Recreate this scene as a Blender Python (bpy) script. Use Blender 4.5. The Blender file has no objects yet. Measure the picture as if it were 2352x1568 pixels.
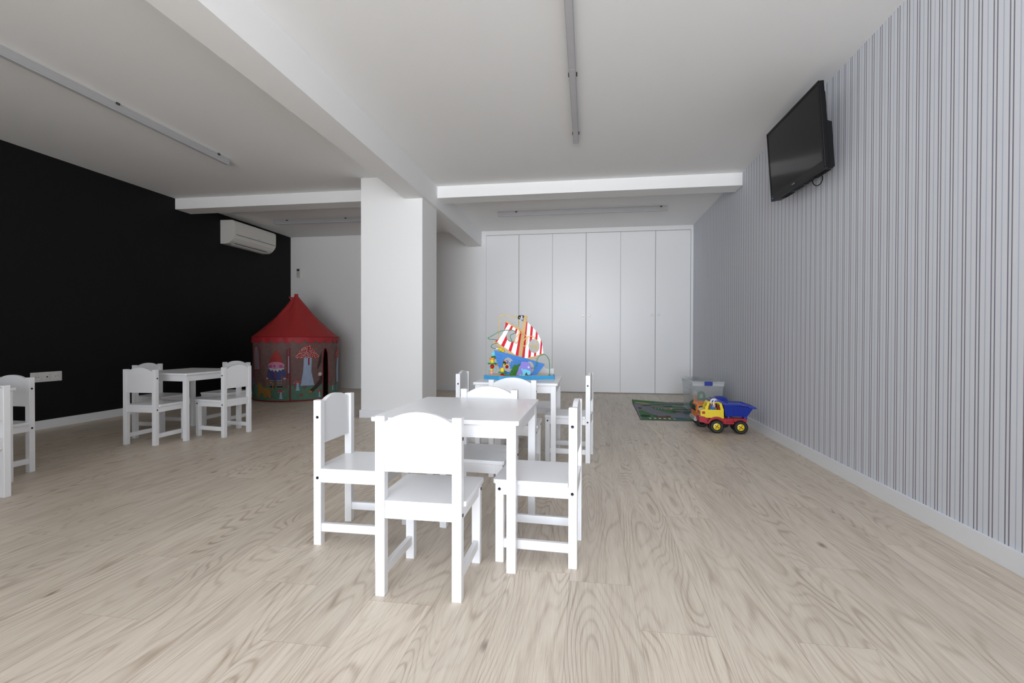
import bpy, bmesh, math, random
from mathutils import Vector, Matrix, geometry

random.seed(7)
S = bpy.context.scene
COL = S.collection
PI = math.pi
R = math.radians

# ------------------------------------------------------------------ camera
CAM_H, YAW, PITCH, ROLL = 0.7714, 0.1516, -0.0089, 0.0021
cam = bpy.data.cameras.new('camera')
cam.sensor_width = 36.0
cam.lens = 1119.5 * 36.0 / 2352.0
cam.clip_start, cam.clip_end = 0.05, 100
cam_o = bpy.data.objects.new('camera', cam)
COL.objects.link(cam_o)
_cy, _sy = math.cos(YAW), math.sin(YAW)
_f = Vector((-_sy * math.cos(PITCH), _cy * math.cos(PITCH), math.sin(PITCH)))
_r = Vector((_cy, _sy, 0))
_u = _r.cross(_f)
_r, _u = _r * math.cos(ROLL) + _u * math.sin(ROLL), _u * math.cos(ROLL) - _r * math.sin(ROLL)
cam_o.matrix_world = Matrix(((_r.x, _u.x, -_f.x, 0), (_r.y, _u.y, -_f.y, 0), (_r.z, _u.z, -_f.z, CAM_H), (0, 0, 0, 1)))
S.camera = cam_o

# ------------------------------------------------------------------ daylight
WIN_X0, WIN_X1, WIN_Z0, WIN_Z1, WIN_Y = -1.58, 0.95, 0.05, 2.24, -2.2
w = bpy.data.worlds.new('daylight')
S.world = w
w.use_nodes = True
nt = w.node_tree
bg = nt.nodes['Background']
bg.inputs['Strength'].default_value = 1.0
# overcast sky over a bright sunlit street: brightest straight out of the glass front, a little above the horizon
SKY, STREET = (0.6, 0.66, 0.76, 1), (9.6, 9.8, 10.1, 1)
GLOWS = [((0.0, -1.0, 0.06), 30.0, (6.5, 6.65, 6.9, 1)), ((0.0, -1.0, 0.30), 12.0, (5.3, 5.9, 6.8, 1))]
def _math(op, x, y):
    n = nt.nodes.new('ShaderNodeMath'); n.operation = op
    for i, v in enumerate((x, y)):
        if isinstance(v, (int, float)): n.inputs[i].default_value = v
        elif v is not None: nt.links.new(v, n.inputs[i])
    return n.outputs[0]
tc = nt.nodes.new('ShaderNodeTexCoord')
sp = nt.nodes.new('ShaderNodeSeparateXYZ')
nt.links.new(tc.outputs['Generated'], sp.inputs[0])
mp = nt.nodes.new('ShaderNodeMapRange')
mp.inputs['From Min'].default_value = -0.12
mp.inputs['From Max'].default_value = 0.12
nt.links.new(sp.outputs['Z'], mp.inputs['Value'])
mx = nt.nodes.new('ShaderNodeMix'); mx.data_type = 'RGBA'
nt.links.new(mp.outputs[0], mx.inputs[0])
mx.inputs[6].default_value = STREET
mx.inputs[7].default_value = SKY
_sum = mx.outputs[2]
for _ax, _n, _c in GLOWS:
    dt = nt.nodes.new('ShaderNodeVectorMath'); dt.operation = 'DOT_PRODUCT'
    nt.links.new(tc.outputs['Generated'], dt.inputs[0])
    dt.inputs[1].default_value = Vector(_ax).normalized()
    gl = _math('POWER', _math('MAXIMUM', dt.outputs['Value'], 0.0), _n)
    ad = nt.nodes.new('ShaderNodeMix'); ad.data_type = 'RGBA'; ad.blend_type = 'ADD'
    nt.links.new(gl, ad.inputs[0])
    nt.links.new(_sum, ad.inputs[6])
    ad.inputs[7].default_value = _c
    _sum = ad.outputs[2]
nt.links.new(_sum, bg.inputs['Color'])
for _x0, _x1 in ((WIN_X0, WIN_X1),):
    pl = bpy.data.lights.new('window_portal', 'AREA')
    pl.shape = 'RECTANGLE'
    pl.size, pl.size_y = _x1 - _x0, WIN_Z1 - WIN_Z0
    pl.cycles.is_portal = True
    plo = bpy.data.objects.new('window_portal', pl)
    plo.location = ((_x0 + _x1) / 2, WIN_Y - 0.15, (WIN_Z0 + WIN_Z1) / 2)
    plo.rotation_euler = (R(90), 0, 0)          # -Z axis towards +Y (into the room)
    COL.objects.link(plo)
S.view_settings.view_transform = 'Standard'
S.view_settings.look = 'None'
S.view_settings.gamma = 1
S.view_settings.use_curve_mapping = False
S.view_settings.exposure = 0.52
S.cycles.use_denoising = True
S.cycles.max_bounces = 10
S.cycles.diffuse_bounces = 8
S.cycles.transparent_max_bounces = 16
S.cycles.caustics_reflective = False
S.cycles.caustics_refractive = False
S.cycles.sample_clamp_indirect = 10

# ------------------------------------------------------------------ materials
def mat(name, col, rough=0.5, metal=0.0, spec=0.5, coat=0.0, bump=0.0, bscale=200, var=0.0, vscale=6):
    m = bpy.data.materials.new(name)
    m.use_nodes = True
    b = m.node_tree.nodes['Principled BSDF']
    b.inputs['Base Color'].default_value = (*col, 1)
    b.inputs['Roughness'].default_value = rough
    b.inputs['Metallic'].default_value = metal
    b.inputs['Specular IOR Level'].default_value = spec
    b.inputs['Coat Weight'].default_value = coat
    n, l = m.node_tree.nodes, m.node_tree.links
    if bump or var:
        t = n.new('ShaderNodeTexCoord')
    if bump:
        x = n.new('ShaderNodeTexNoise')
        x.inputs['Scale'].default_value = bscale
        x.inputs['Detail'].default_value = 3
        l.new(t.outputs['Object'], x.inputs['Vector'])
        bp = n.new('ShaderNodeBump')
        bp.inputs['Strength'].default_value = bump
        bp.inputs['Distance'].default_value = 0.002
        l.new(x.outputs['Fac'], bp.inputs['Height'])
        l.new(bp.outputs[0], b.inputs['Normal'])
    if var:
        x = n.new('ShaderNodeTexNoise')
        x.inputs['Scale'].default_value = vscale
        x.inputs['Detail'].default_value = 4
        l.new(t.outputs['Object'], x.inputs['Vector'])
        mr = n.new('ShaderNodeMapRange')
        mr.inputs['To Min'].default_value = 1 - var
        mr.inputs['To Max'].default_value = 1 + var
        l.new(x.outputs['Fac'], mr.inputs['Value'])
        mx = n.new('ShaderNodeVectorMath')
        mx.operation = 'SCALE'
        mx.inputs[0].default_value = col
        l.new(mr.outputs[0], mx.inputs['Scale'])
        l.new(mx.outputs[0], b.inputs['Base Color'])
    return m

class NT:
    """small wrapper for writing node maths"""
    def __init__(s, m):
        s.n, s.l = m.node_tree.nodes, m.node_tree.links
        s.b = s.n['Principled BSDF']
    def op(s, o, a, b=None, c=None):
        x = s.n.new('ShaderNodeMath'); x.operation = o
        for i, v in enumerate((a, b, c)):
            if v is None: continue
            if isinstance(v, (int, float)): x.inputs[i].default_value = v
            else: s.l.new(v, x.inputs[i])
        return x.outputs[0]
    def comb(s, x, y, z=0.0):
        c = s.n.new('ShaderNodeCombineXYZ')
        for i, v in enumerate((x, y, z)):
            if isinstance(v, (int, float)): c.inputs[i].default_value = v
            else: s.l.new(v, c.inputs[i])
        return c.outputs[0]
    def noise(s, vec, scale=1.0, detail=2.0, rough=0.5, dist=0.0):
        x = s.n.new('ShaderNodeTexNoise')
        x.inputs['Scale'].default_value = scale
        x.inputs['Detail'].default_value = detail
        x.inputs['Roughness'].default_value = rough
        x.inputs['Distortion'].default_value = dist
        s.l.new(vec, x.inputs['Vector'])
        return x.outputs['Fac']
    def xyz(s):
        t = s.n.new('ShaderNodeTexCoord')
        p = s.n.new('ShaderNodeSeparateXYZ')
        s.l.new(t.outputs['Object'], p.inputs[0])
        return p.outputs[0], p.outputs[1], p.outputs[2]
    def mix(s, f, a, b):
        x = s.n.new('ShaderNodeMix'); x.data_type = 'RGBA'
        if isinstance(f, (int, float)): x.inputs[0].default_value = f
        else: s.l.new(f, x.inputs[0])
        for i, v in ((6, a), (7, b)):
            if isinstance(v, tuple): x.inputs[i].default_value = (*v, 1)
            else: s.l.new(v, x.inputs[i])
        return x.outputs[2]
    def ramp(s, f, stops, interp='LINEAR'):
        x = s.n.new('ShaderNodeValToRGB')
        cr = x.color_ramp; cr.interpolation = interp
        while len(cr.elements) < len(stops): cr.elements.new(0.5)
        for e, (p, c) in zip(cr.elements, stops):
            e.position = p; e.color = (*c, 1) if isinstance(c, tuple) else (c, c, c, 1)
        s.l.new(f, x.inputs[0])
        return x.outputs[0]

M = {}
M['wall'] = mat('white_wall_paint', (0.86, 0.86, 0.855), 0.6, spec=0.3, bump=0.05, bscale=120)
M['ceil'] = mat('white_ceiling_paint', (0.86, 0.862, 0.86), 0.8, spec=0.2, bump=0.05, bscale=90)
M['black'] = mat('black_wall_paint', (0.0050, 0.0048, 0.0050), 0.62, spec=0.22, bump=0.05, bscale=150)
M['trim'] = mat('white_trim_lacquer', (0.83, 0.85, 0.885), 0.4, spec=0.4)
M['door'] = mat('white_cupboard_lacquer', (0.85, 0.855, 0.86), 0.34, spec=0.5)
M['gap'] = mat('shadow_gap', (0.34, 0.33, 0.31), 0.8)
M['knob'] = mat('white_knob', (0.85, 0.83, 0.78), 0.25)
M['white'] = mat('white_painted_wood', (0.80, 0.805, 0.82), 0.28, spec=0.40, bump=0.03, bscale=60)
M['screw'] = mat('dark_screw', (0.012, 0.012, 0.02), 0.3, metal=0.6)
M['alu'] = mat('grey_light_fitting', (0.42, 0.42, 0.43), 0.45, metal=0.0, spec=0.5)
M['diff'] = mat('light_diffuser', (0.50, 0.50, 0.52), 0.5)
M['clip'] = mat('dark_clip', (0.05, 0.05, 0.05), 0.5)
M['plastic_white'] = mat('white_plastic', (0.72, 0.72, 0.70), 0.35)
M['ac'] = mat('cream_plastic', (0.70, 0.69, 0.65), 0.4)
M['dark'] = mat('black_plastic', (0.010, 0.010, 0.011), 0.4, spec=0.16)
M['bezel'] = mat('tv_black_gloss', (0.008, 0.008, 0.009), 0.4, spec=0.16)
M['screen'] = mat('tv_screen_glass', (0.008, 0.008, 0.009), 0.12, spec=0.14)
M['grey'] = mat('badge_grey', (0.45, 0.45, 0.46), 0.4)
M['remote'] = mat('remote_grey', (0.60, 0.58, 0.50), 0.5)
M['lcd'] = mat('remote_display', (0.03, 0.035, 0.03), 0.3)
led = mat('led_blue', (0.02, 0.03, 0.5), 0.3)
led.node_tree.nodes['Principled BSDF'].inputs['Emission Color'].default_value = (0.08, 0.12, 1, 1)
led.node_tree.nodes['Principled BSDF'].inputs['Emission Strength'].default_value = 0.8
M['led'] = led
# toys
M['t_blue'] = mat('truck_blue', (0.012, 0.035, 0.34), 0.35, spec=0.5)
M['t_red'] = mat('truck_red', (0.40, 0.006, 0.02), 0.32)
M['t_yel'] = mat('truck_yellow', (0.80, 0.62, 0.02), 0.28)
M['t_org'] = mat('truck_orange', (0.80, 0.20, 0.008), 0.28)
M['t_peach'] = mat('truck_pale_trim', (0.75, 0.50, 0.40), 0.35)
M['tyre'] = mat('tyre_black', (0.008, 0.008, 0.008), 0.55, bump=0.2, bscale=300)
M['chrome'] = mat('toy_silver', (0.60, 0.62, 0.62), 0.25, metal=0.5)
M['skin'] = mat('toy_skin', (0.75, 0.45, 0.32), 0.5)
M['maple'] = mat('toy_wood', (0.50, 0.34, 0.16), 0.5, spec=0.15, var=0.15, vscale=25)
M['b_blue'] = mat('hull_blue', (0.055, 0.20, 0.52), 0.5, spec=0.15)
M['b_line'] = mat('hull_line_blue', (0.025, 0.09, 0.30), 0.5, spec=0.15)
M['b_base'] = mat('base_blue', (0.06, 0.33, 0.60), 0.5, spec=0.15)
M['sand'] = mat('base_sand', (0.78, 0.72, 0.50), 0.5, spec=0.15)
M['b_green'] = mat('toy_green', (0.035, 0.27, 0.10), 0.5, spec=0.15)
M['b_dkgreen'] = mat('toy_seaweed_green', (0.03, 0.15, 0.02), 0.5, spec=0.15)
M['b_lime'] = mat('toy_lime', (0.25, 0.42, 0.04), 0.5, spec=0.15)
M['b_yel'] = mat('toy_yellow', (0.80, 0.58, 0.03), 0.3, spec=0.3)
M['b_yelwire'] = mat('wire_yellow', (0.75, 0.48, 0.10), 0.3, spec=0.3)
M['b_grnwire'] = mat('wire_green', (0.06, 0.28, 0.13), 0.3, spec=0.3)
M['b_red'] = mat('toy_red', (0.48, 0.008, 0.012), 0.3, spec=0.3)
M['b_pink'] = mat('toy_pink', (0.80, 0.38, 0.42), 0.3, spec=0.3)
M['b_orange'] = mat('toy_orange', (0.75, 0.26, 0.06), 0.3, spec=0.3)
M['b_cyan'] = mat('toy_cyan', (0.14, 0.55, 0.70), 0.5, spec=0.15)
M['b_purple'] = mat('toy_lilac', (0.24, 0.20, 0.58), 0.5, spec=0.15)
M['b_white'] = mat('toy_white', (0.82, 0.82, 0.82), 0.5, spec=0.15)
M['b_black'] = mat('toy_black', (0.008, 0.008, 0.008), 0.5, spec=0.15)
# tent prints
M['n_roof'] = mat('tent_red_nylon', (0.4232, 0.0291, 0.0291), 0.6, bump=0.25, bscale=14)
M['n_val'] = mat('tent_valance_red', (0.44, 0.0242, 0.033), 0.6)
M['n_pipe'] = mat('tent_piping_red', (0.30, 0.012, 0.02), 0.6)
M['n_brown'] = mat('tent_brown_print', (0.1843, 0.1053, 0.0966), 0.65, var=0.3, vscale=22)
M['n_dbrown'] = mat('tent_dark_brown_print', (0.05, 0.028, 0.026), 0.65)
M['n_green'] = mat('tent_green_print', (0.091, 0.2093, 0.1456), 0.65, var=0.35, vscale=30)
M['n_red'] = mat('tent_cap_red', (0.396, 0.0385, 0.033), 0.65)
M['n_spot'] = mat('tent_spot_white', (0.62, 0.55, 0.55), 0.65)
M['n_stem'] = mat('tent_stem_blue', (0.36, 0.456, 0.624), 0.65, var=0.15, vscale=40)
M['n_pink'] = mat('tent_face_pink', (0.66, 0.288, 0.432), 0.65)
M['n_cheek'] = mat('tent_cheek_pink', (0.50, 0.10, 0.28), 0.65)
M['n_navy'] = mat('tent_coat_navy', (0.063, 0.07, 0.224), 0.65)
M['n_white'] = mat('tent_beard_white', (0.60, 0.60, 0.60), 0.65)
M['n_ochre'] = mat('tent_cat_ochre', (0.36, 0.18, 0.042), 0.65)
M['n_mesh'] = mat('tent_window_mesh', (0.24, 0.21, 0.24), 0.7)
M['n_purple'] = mat('tent_purple_print', (0.16, 0.07, 0.20), 0.65)
# rug prints
M['r_road'] = mat('rug_road_grey', (0.2248, 0.2248, 0.2639), 0.9, bump=0.5, bscale=500)
M['r_green'] = mat('rug_green', (0.0672, 0.204, 0.072), 0.9, bump=0.5, bscale=500)
M['r_dgreen'] = mat('rug_dark_green', (0.0112, 0.0336, 0.0252), 0.9)
M['r_blue'] = mat('rug_blue', (0.045, 0.105, 0.285), 0.9)
M['r_teal'] = mat('rug_teal', (0.045, 0.135, 0.21), 0.9)
M['r_tan'] = mat('rug_tan', (0.6552, 0.4524, 0.2808), 0.9)
M['r_white'] = mat('rug_white', (0.792, 0.792, 0.792), 0.9)
M['r_red'] = mat('rug_red', (0.20, 0.03, 0.03), 0.9)
M['r_brown'] = mat('rug_brown', (0.22, 0.09, 0.05), 0.9)
M['r_edge'] = mat('rug_edge', (0.07, 0.08, 0.09), 0.9)
# clear box
m = bpy.data.materials.new('clear_plastic'); m.use_nodes = True
_n, _l = m.node_tree.nodes, m.node_tree.links
_b = _n['Principled BSDF']
_b.inputs['Base Color'].default_value = (0.80, 0.81, 0.82, 1)
_b.inputs['Roughness'].default_value = 0.15
_b.inputs['IOR'].default_value = 1.45
_tr = _n.new('ShaderNodeBsdfTransparent'); _tr.inputs[0].default_value = (0.94, 0.95, 0.95, 1)
_mx = _n.new('ShaderNodeMixShader'); _mx.inputs[0].default_value = 0.16
_l.new(_tr.outputs[0], _mx.inputs[1]); _l.new(_b.outputs[0], _mx.inputs[2])
_l.new(_mx.outputs[0], _n['Material Output'].inputs[0])
M['clear'] = m
m2 = m.copy(); m2.name = 'frosted_plastic'
for x in m2.node_tree.nodes:
    if x.type == 'MIX_SHADER': x.inputs[0].default_value = 0.42
M['frost'] = m2
M['clipblue'] = mat('box_clip_blue', (0.012, 0.03, 0.30), 0.4)

# light oak laminate: boards run along Y
def floor_material():
    m = mat('oak_laminate', (0.5, 0.45, 0.38), 0.42, spec=0.42)
    t = NT(m)
    x, y, z = t.xyz()
    PW, PL = 0.192, 1.285
    bx = t.op('DIVIDE', t.op('ADD', x, 10.035), PW)
    ix = t.op('FLOOR', bx)
    fx = t.op('SUBTRACT', bx, ix)
    wn = t.n.new('ShaderNodeTexWhiteNoise'); wn.noise_dimensions = '1D'
    t.l.new(ix, wn.inputs['W'])
    by = t.op('DIVIDE', t.op('ADD', t.op('ADD', y, 20.0), t.op('MULTIPLY', wn.outputs[0], PL)), PL)
    iy = t.op('FLOOR', by)
    fy = t.op('SUBTRACT', by, iy)
    wn2 = t.n.new('ShaderNodeTexWhiteNoise'); wn2.noise_dimensions = '2D'
    t.l.new(t.comb(ix, iy), wn2.inputs['Vector'])
    rid = wn2.outputs[0]
    # position inside the board, moved by a random amount per board
    lx = t.op('ADD', t.op('MULTIPLY', fx, PW), t.op('MULTIPLY', rid, 37.0))
    ly = t.op('ADD', t.op('MULTIPLY', fy, PL), t.op('MULTIPLY', rid, 91.0))
    n1 = t.noise(t.comb(t.op('MULTIPLY', lx, 6.5), t.op('MULTIPLY', ly, 0.95)), 1.0, 1.2, 0.45, 0.25)
    rings = t.op('SINE', t.op('MULTIPLY', n1, 150.0))
    rings = t.op('MULTIPLY_ADD', rings, 0.5, 0.5)
    rings = t.op('POWER', rings, 4.0)
    n2 = t.noise(t.comb(t.op('MULTIPLY', lx, 330.0), t.op('MULTIPLY', ly, 9.0)), 1.0, 4.0, 0.6)
    n3 = t.noise(t.comb(t.op('MULTIPLY', lx, 30.0), t.op('MULTIPLY', ly, 1.6)), 1.0, 3.0, 0.6)
    n4 = t.noise(t.comb(t.op('MULTIPLY', lx, 9.0), t.op('MULTIPLY', ly, 2.2)), 1.0, 2.0, 0.5)
    g = t.op('ADD', t.op('MULTIPLY', rings, t.op('MULTIPLY', t.op('POWER', n4, 2.5), 0.62)), t.op('MULTIPLY', n2, 0.52))
    g = t.op('ADD', g, t.op('MULTIPLY', n3, 0.42))
    col = t.ramp(t.op('MULTIPLY_ADD', g, 0.86, 0.10), [(0.32, (0.74, 0.665, 0.565)), (0.50, (0.64, 0.56, 0.46)), (0.64, (0.49, 0.41, 0.325)), (0.80, (0.34, 0.265, 0.20))])
    # knots
    vo = t.n.new('ShaderNodeTexVoronoi'); vo.inputs['Scale'].default_value = 1.0
    t.l.new(t.comb(t.op('MULTIPLY', lx, 5.2), t.op('MULTIPLY', ly, 2.3)), vo.inputs['Vector'])
    vs = t.n.new('ShaderNodeSeparateColor'); t.l.new(vo.outputs['Color'], vs.inputs[0])
    has = t.op('GREATER_THAN', vs.outputs[0], 0.40)
    kn = t.n.new('ShaderNodeMapRange'); kn.inputs['From Min'].default_value = 0.02; kn.inputs['From Max'].default_value = 0.085
    kn.inputs['To Min'].default_value = 1; kn.inputs['To Max'].default_value = 0
    t.l.new(vo.outputs['Distance'], kn.inputs['Value'])
    kf = t.op('MULTIPLY', t.op('MULTIPLY', kn.outputs[0], has), 0.80)
    col = t.mix(kf, col, (0.15, 0.10, 0.07))
    # board to board tone
    tone = t.n.new('ShaderNodeVectorMath'); tone.operation = 'SCALE'
    t.l.new(col, tone.inputs[0])
    t.l.new(t.op('MULTIPLY_ADD', rid, 0.10, 0.95), tone.inputs['Scale'])
    # seams
    ex = t.op('MULTIPLY', t.op('MINIMUM', fx, t.op('SUBTRACT', 1.0, fx)), PW)
    ey = t.op('MULTIPLY', t.op('MINIMUM', fy, t.op('SUBTRACT', 1.0, fy)), PL)
    seam = t.op('LESS_THAN', t.op('MINIMUM', ex, ey), 0.0009)
    col = t.mix(t.op('MULTIPLY', seam, 0.30), tone.outputs[0], (0.16, 0.12, 0.09))
    t.l.new(col, t.b.inputs['Base Color'])
    bpn = t.n.new('ShaderNodeBump'); bpn.inputs['Strength'].default_value = 0.12; bpn.inputs['Distance'].default_value = 0.001
    t.l.new(n2, bpn.inputs['Height']); t.l.new(bpn.outputs[0], t.b.inputs['Normal'])
    return m
M['floor'] = floor_material()

# striped wallpaper: two dark lines and one pale blue line every 67.5 mm along Y
def paper_material():
    m = mat('striped_wallpaper', (0.8, 0.8, 0.8), 0.7, spec=0.25)
    t = NT(m)
    x, y, z = t.xyz()
    P = 0.0675
    f = t.op('FRACT', t.op('DIVIDE', t.op('ADD', y, 20 * P - 2.0710 + 0.0295), P))   # pale line at .0035, dark lines at .0295 and .045
    def line(c, wd):
        return t.op('LESS_THAN', t.op('ABSOLUTE', t.op('SUBTRACT', f, c / P)), wd / P / 2)
    dark = t.op('MAXIMUM', line(0.0295, 0.0054), line(0.0450, 0.0054))
    pale = line(0.0035, 0.0046)
    col = t.mix(dark, (0.705, 0.73, 0.775), (0.215, 0.205, 0.26))
    col = t.mix(pale, col, (0.47, 0.53, 0.66))
    t.l.new(col, t.b.inputs['Base Color'])
    return m
M['paper'] = paper_material()

# ------------------------------------------------------------------ mesh helpers
class MB:
    def __init__(s):
        s.bm = bmesh.new(); s.mats = []
    def _m(s, m):
        if m not in s.mats: s.mats.append(m)
        return s.mats.index(m)
    def _paint(s, faces, m, smooth=False):
        i = s._m(m)
        for f in faces:
            if f.is_valid:
                f.material_index = i; f.smooth = smooth
    def box(s, lo, hi, m, bev=0.0, seg=2):
        x0, y0, z0 = lo; x1, y1, z1 = hi
        vs = [s.bm.verts.new(c) for c in ((x0, y0, z0), (x1, y0, z0), (x1, y1, z0), (x0, y1, z0), (x0, y0, z1), (x1, y0, z1), (x1, y1, z1), (x0, y1, z1))]
        fs = [s.bm.faces.new([vs[i] for i in q]) for q in ((3, 2, 1, 0), (4, 5, 6, 7), (0, 1, 5, 4), (1, 2, 6, 5), (2, 3, 7, 6), (3, 0, 4, 7))]
        s._paint(fs, m)
        if bev:
            r = bmesh.ops.bevel(s.bm, geom=list({e for f in fs for e in f.edges}), offset=bev, segments=seg, profile=0.5, affect='EDGES')
            s._paint(r['faces'], m)
            s._paint([f for f in fs if f.is_valid], m)
        return s
    def prism(s, loops, to3, depth, m, side=None, smooth=False):
        """2-D loops (outer first, then holes); to3(u, v, d) gives the point at depth d"""
        if loops and not isinstance(loops[0][0], (tuple, list)): loops = [loops]
        tri = geometry.tessellate_polygon([[Vector((u, v, 0)) for u, v in L] for L in loops])
        flat = [p for L in loops for p in L]
        a = [s.bm.verts.new(to3(u, v, 0.0)) for u, v in flat]
        fa = []
        def tryf(vs):
            try: fa.append(s.bm.faces.new(vs))
            except ValueError: pass
        for t in tri: tryf([a[i] for i in t])
        if depth:
            b = [s.bm.verts.new(to3(u, v, depth)) for u, v in flat]
            for t in tri: tryf([b[i] for i in reversed(t)])
            s._paint(fa, m)
            fb = fa; fa = []
            k = 0
            for L in loops:
                n = len(L)
                for i in range(n):
                    j = (i + 1) % n
                    tryf([a[k + i], a[k + j], b[k + j], b[k + i]])
                k += n
            s._paint(fa, side or m, smooth)
        else:
            s._paint(fa, m)
        return s
    def flat(s, loop, to3, m):
        vs = [s.bm.verts.new(to3(u, v, 0.0)) for u, v in loop]
        tri = geometry.tessellate_polygon([[Vector((u, v, 0)) for u, v in loop]])
        fs = []
        for t in tri:
            try: fs.append(s.bm.faces.new([vs[i] for i in t]))
            except ValueError: pass
        s._paint(fs, m); return s
    def lathe(s, prof, c, axis, m, seg=32, smooth=True):
        """prof: (radius, height along axis)"""
        ax = Vector(axis).normalized()
        p = ax.orthogonal().normalized(); q = ax.cross(p)
        c = Vector(c); rings = []
        for r, h in prof:
            if r < 1e-6: rings.append([s.bm.verts.new(c + ax * h)])
            else: rings.append([s.bm.verts.new(c + ax * h + (p * math.cos(2 * PI * k / seg) + q * math.sin(2 * PI * k / seg)) * r) for k in range(seg)])
        fs = []
        for A, B in zip(rings, rings[1:]):
            for k in range(seg):
                j = (k + 1) % seg
                vs = [A[k % len(A)], A[j % len(A)], B[j % len(B)], B[k % len(B)]]
                u = []
                for v in vs:
                    if v not in u: u.append(v)
                if len(u) > 2:
                    try: fs.append(s.bm.faces.new(u))
                    except ValueError: pass
        s._paint(fs, m, smooth); return s
    def cyl(s, p0, p1, r, m, seg=20, r1=None):
        p0, p1 = Vector(p0), Vector(p1); h = (p1 - p0).length; r1 = r if r1 is None else r1
        return s.lathe([(0, 0), (r, 0), (r1, h), (0, h)], p0, p1 - p0, m, seg)
    def ball(s, c, r, m, seg=20, sc=(1, 1, 1)):
        g = bmesh.ops.create_uvsphere(s.bm, u_segments=seg, v_segments=max(8, seg // 2), radius=r, matrix=Matrix.Translation(c) @ Matrix.Diagonal((*sc, 1)))
        s._paint({f for v in g['verts'] for f in v.link_faces}, m, True); return s
    def tube(s, pts, r, m, seg=10, closed=False, sub=6):
        P = [Vector(p) for p in pts]
        if sub > 1:                                             # Catmull-Rom through the points
            out = []; n = len(P); rng = n if closed else n - 1
            for i in range(rng):
                p0 = P[(i - 1) % n] if (closed or i > 0) else P[0] * 2 - P[1]
                p1, p2 = P[i], P[(i + 1) % n]
                p3 = P[(i + 2) % n] if (closed or i + 2 < n) else P[-1] * 2 - P[-2]
                for k in range(sub):
                    t = k / sub
                    out.append(0.5 * ((2 * p1) + (p2 - p0) * t + (2 * p0 - 5 * p1 + 4 * p2 - p3) * t * t + (3 * p1 - p0 - 3 * p2 + p3) * t ** 3))
            if not closed: out.append(P[-1])
            P = out
        n = len(P); rings = []; ref = None
        for i in range(n):
            a = P[(i - 1) % n] if (closed or i > 0) else P[0]
            b = P[(i + 1) % n] if (closed or i < n - 1) else P[-1]
            d = (b - a).normalized()
            if ref is None: ref = d.orthogonal().normalized()
            ref = (ref - d * ref.dot(d)).normalized()
            q = d.cross(ref)
            rings.append([s.bm.verts.new(P[i] + (ref * math.cos(2 * PI * k / seg) + q * math.sin(2 * PI * k / seg)) * r) for k in range(seg)])
        fs = []
        for i in range(n if closed else n - 1):
            A, B = rings[i], rings[(i + 1) % n]
            for k in range(seg):
                fs.append(s.bm.faces.new((A[k], A[(k + 1) % seg], B[(k + 1) % seg], B[k])))
        if not closed:
            fs.append(s.bm.faces.new(list(reversed(rings[0])))); fs.append(s.bm.faces.new(rings[-1]))
        s._paint(fs, m, True); return s
    def build(s, name, parent=None, loc=None):
        bmesh.ops.recalc_face_normals(s.bm, faces=s.bm.faces[:])
        me = bpy.data.meshes.new(name)
        s.bm.to_mesh(me); s.bm.free()
        for m in s.mats: me.materials.append(M[m] if isinstance(m, str) else m)
        if any(p.use_smooth for p in me.polygons):
            me.set_sharp_from_angle(angle=R(38))
        o = bpy.data.objects.new(name, me)
        COL.objects.link(o)
        if parent: o.parent = parent
        if loc: o.location = loc
        return o

def tag(o, label, cat, group=None, kind=None):
    o['label'] = label; o['category'] = cat
    if group: o['group'] = group
    if kind: o['kind'] = kind
    return o
def thing(name, label, cat, loc=(0, 0, 0), rz=0.0, group=None):
    o = bpy.data.objects.new(name, None)
    o.empty_display_size = 0.05
    COL.objects.link(o)
    o.location = loc; o.rotation_euler = (0, 0, rz)
    return tag(o, label, cat, group)
def structure(o, label, cat):
    return tag(o, label, cat, kind='structure')
def dup(o, parent=None):
    c = o.copy(); COL.objects.link(c)
    if parent: c.parent = parent
    for ch in list(o.children): dup(ch, c)
    return c
XY = lambda z: (lambda u, v, d: (u, v, z + d))
XZ = lambda y: (lambda u, v, d: (u, y + d, v))
YZ = lambda x: (lambda u, v, d: (x + d, u, v))

# ------------------------------------------------------------------ room shell
XL, YB, ZC = -4.471, 6.86, 2.285
XRa, XRb = 1.388, 1.402           # right skirting front: at Y=-1.35 and at the back
YF = WIN_Y
T = 0.013
structure(MB().box((XL - 0.2, YF - 0.3, -0.08), (XRb + 0.3, YB + 0.7, 0.0), 'floor').build('floor'), 'light oak laminate floor with boards running to the back wall', 'floor')
structure(MB().box((XL - 0.2, YF - 0.3, ZC), (XRb + 0.3, YB + 0.7, ZC + 0.1), 'ceil').build('ceiling'), 'plain white ceiling crossed by white beams', 'ceiling')
structure(MB().box((XL - 0.15, YF - 0.2, 0), (XL, YB + 0.6, ZC), 'black').build('wall_left'), 'matt black wall on the left side of the room', 'wall')
structure(MB().prism([(XRa + T, YF - 0.2), (XRb + T, YB + 0.6), (XRb + 0.2, YB + 0.6), (XRb + 0.2, YF - 0.2)], XY(0), ZC, 'paper').build('wall_right'), 'white wall with thin grey and blue vertical stripes on the right', 'wall')
structure(MB().box((XL, YB, 0), (-1.494, YB + 0.12, ZC), 'wall').build('wall_back'), 'white back wall between the black wall and the fitted cupboard', 'wall')
b = MB()
b.box((XL - 0.1, YF - 0.2, 0), (WIN_X0, YF, ZC), 'wall').box((WIN_X1, YF - 0.2, 0), (XRb + 0.1, YF, ZC), 'wall')
for x0, x1 in ((WIN_X0, WIN_X1),):
    b.box((x0, YF - 0.2, WIN_Z1), (x1, YF, ZC), 'wall').box((x0, YF - 0.2, 0), (x1, YF, WIN_Z0), 'wall')
structure(b.build('wall_front'), 'white wall with the glass front behind the camera', 'wall')
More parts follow.
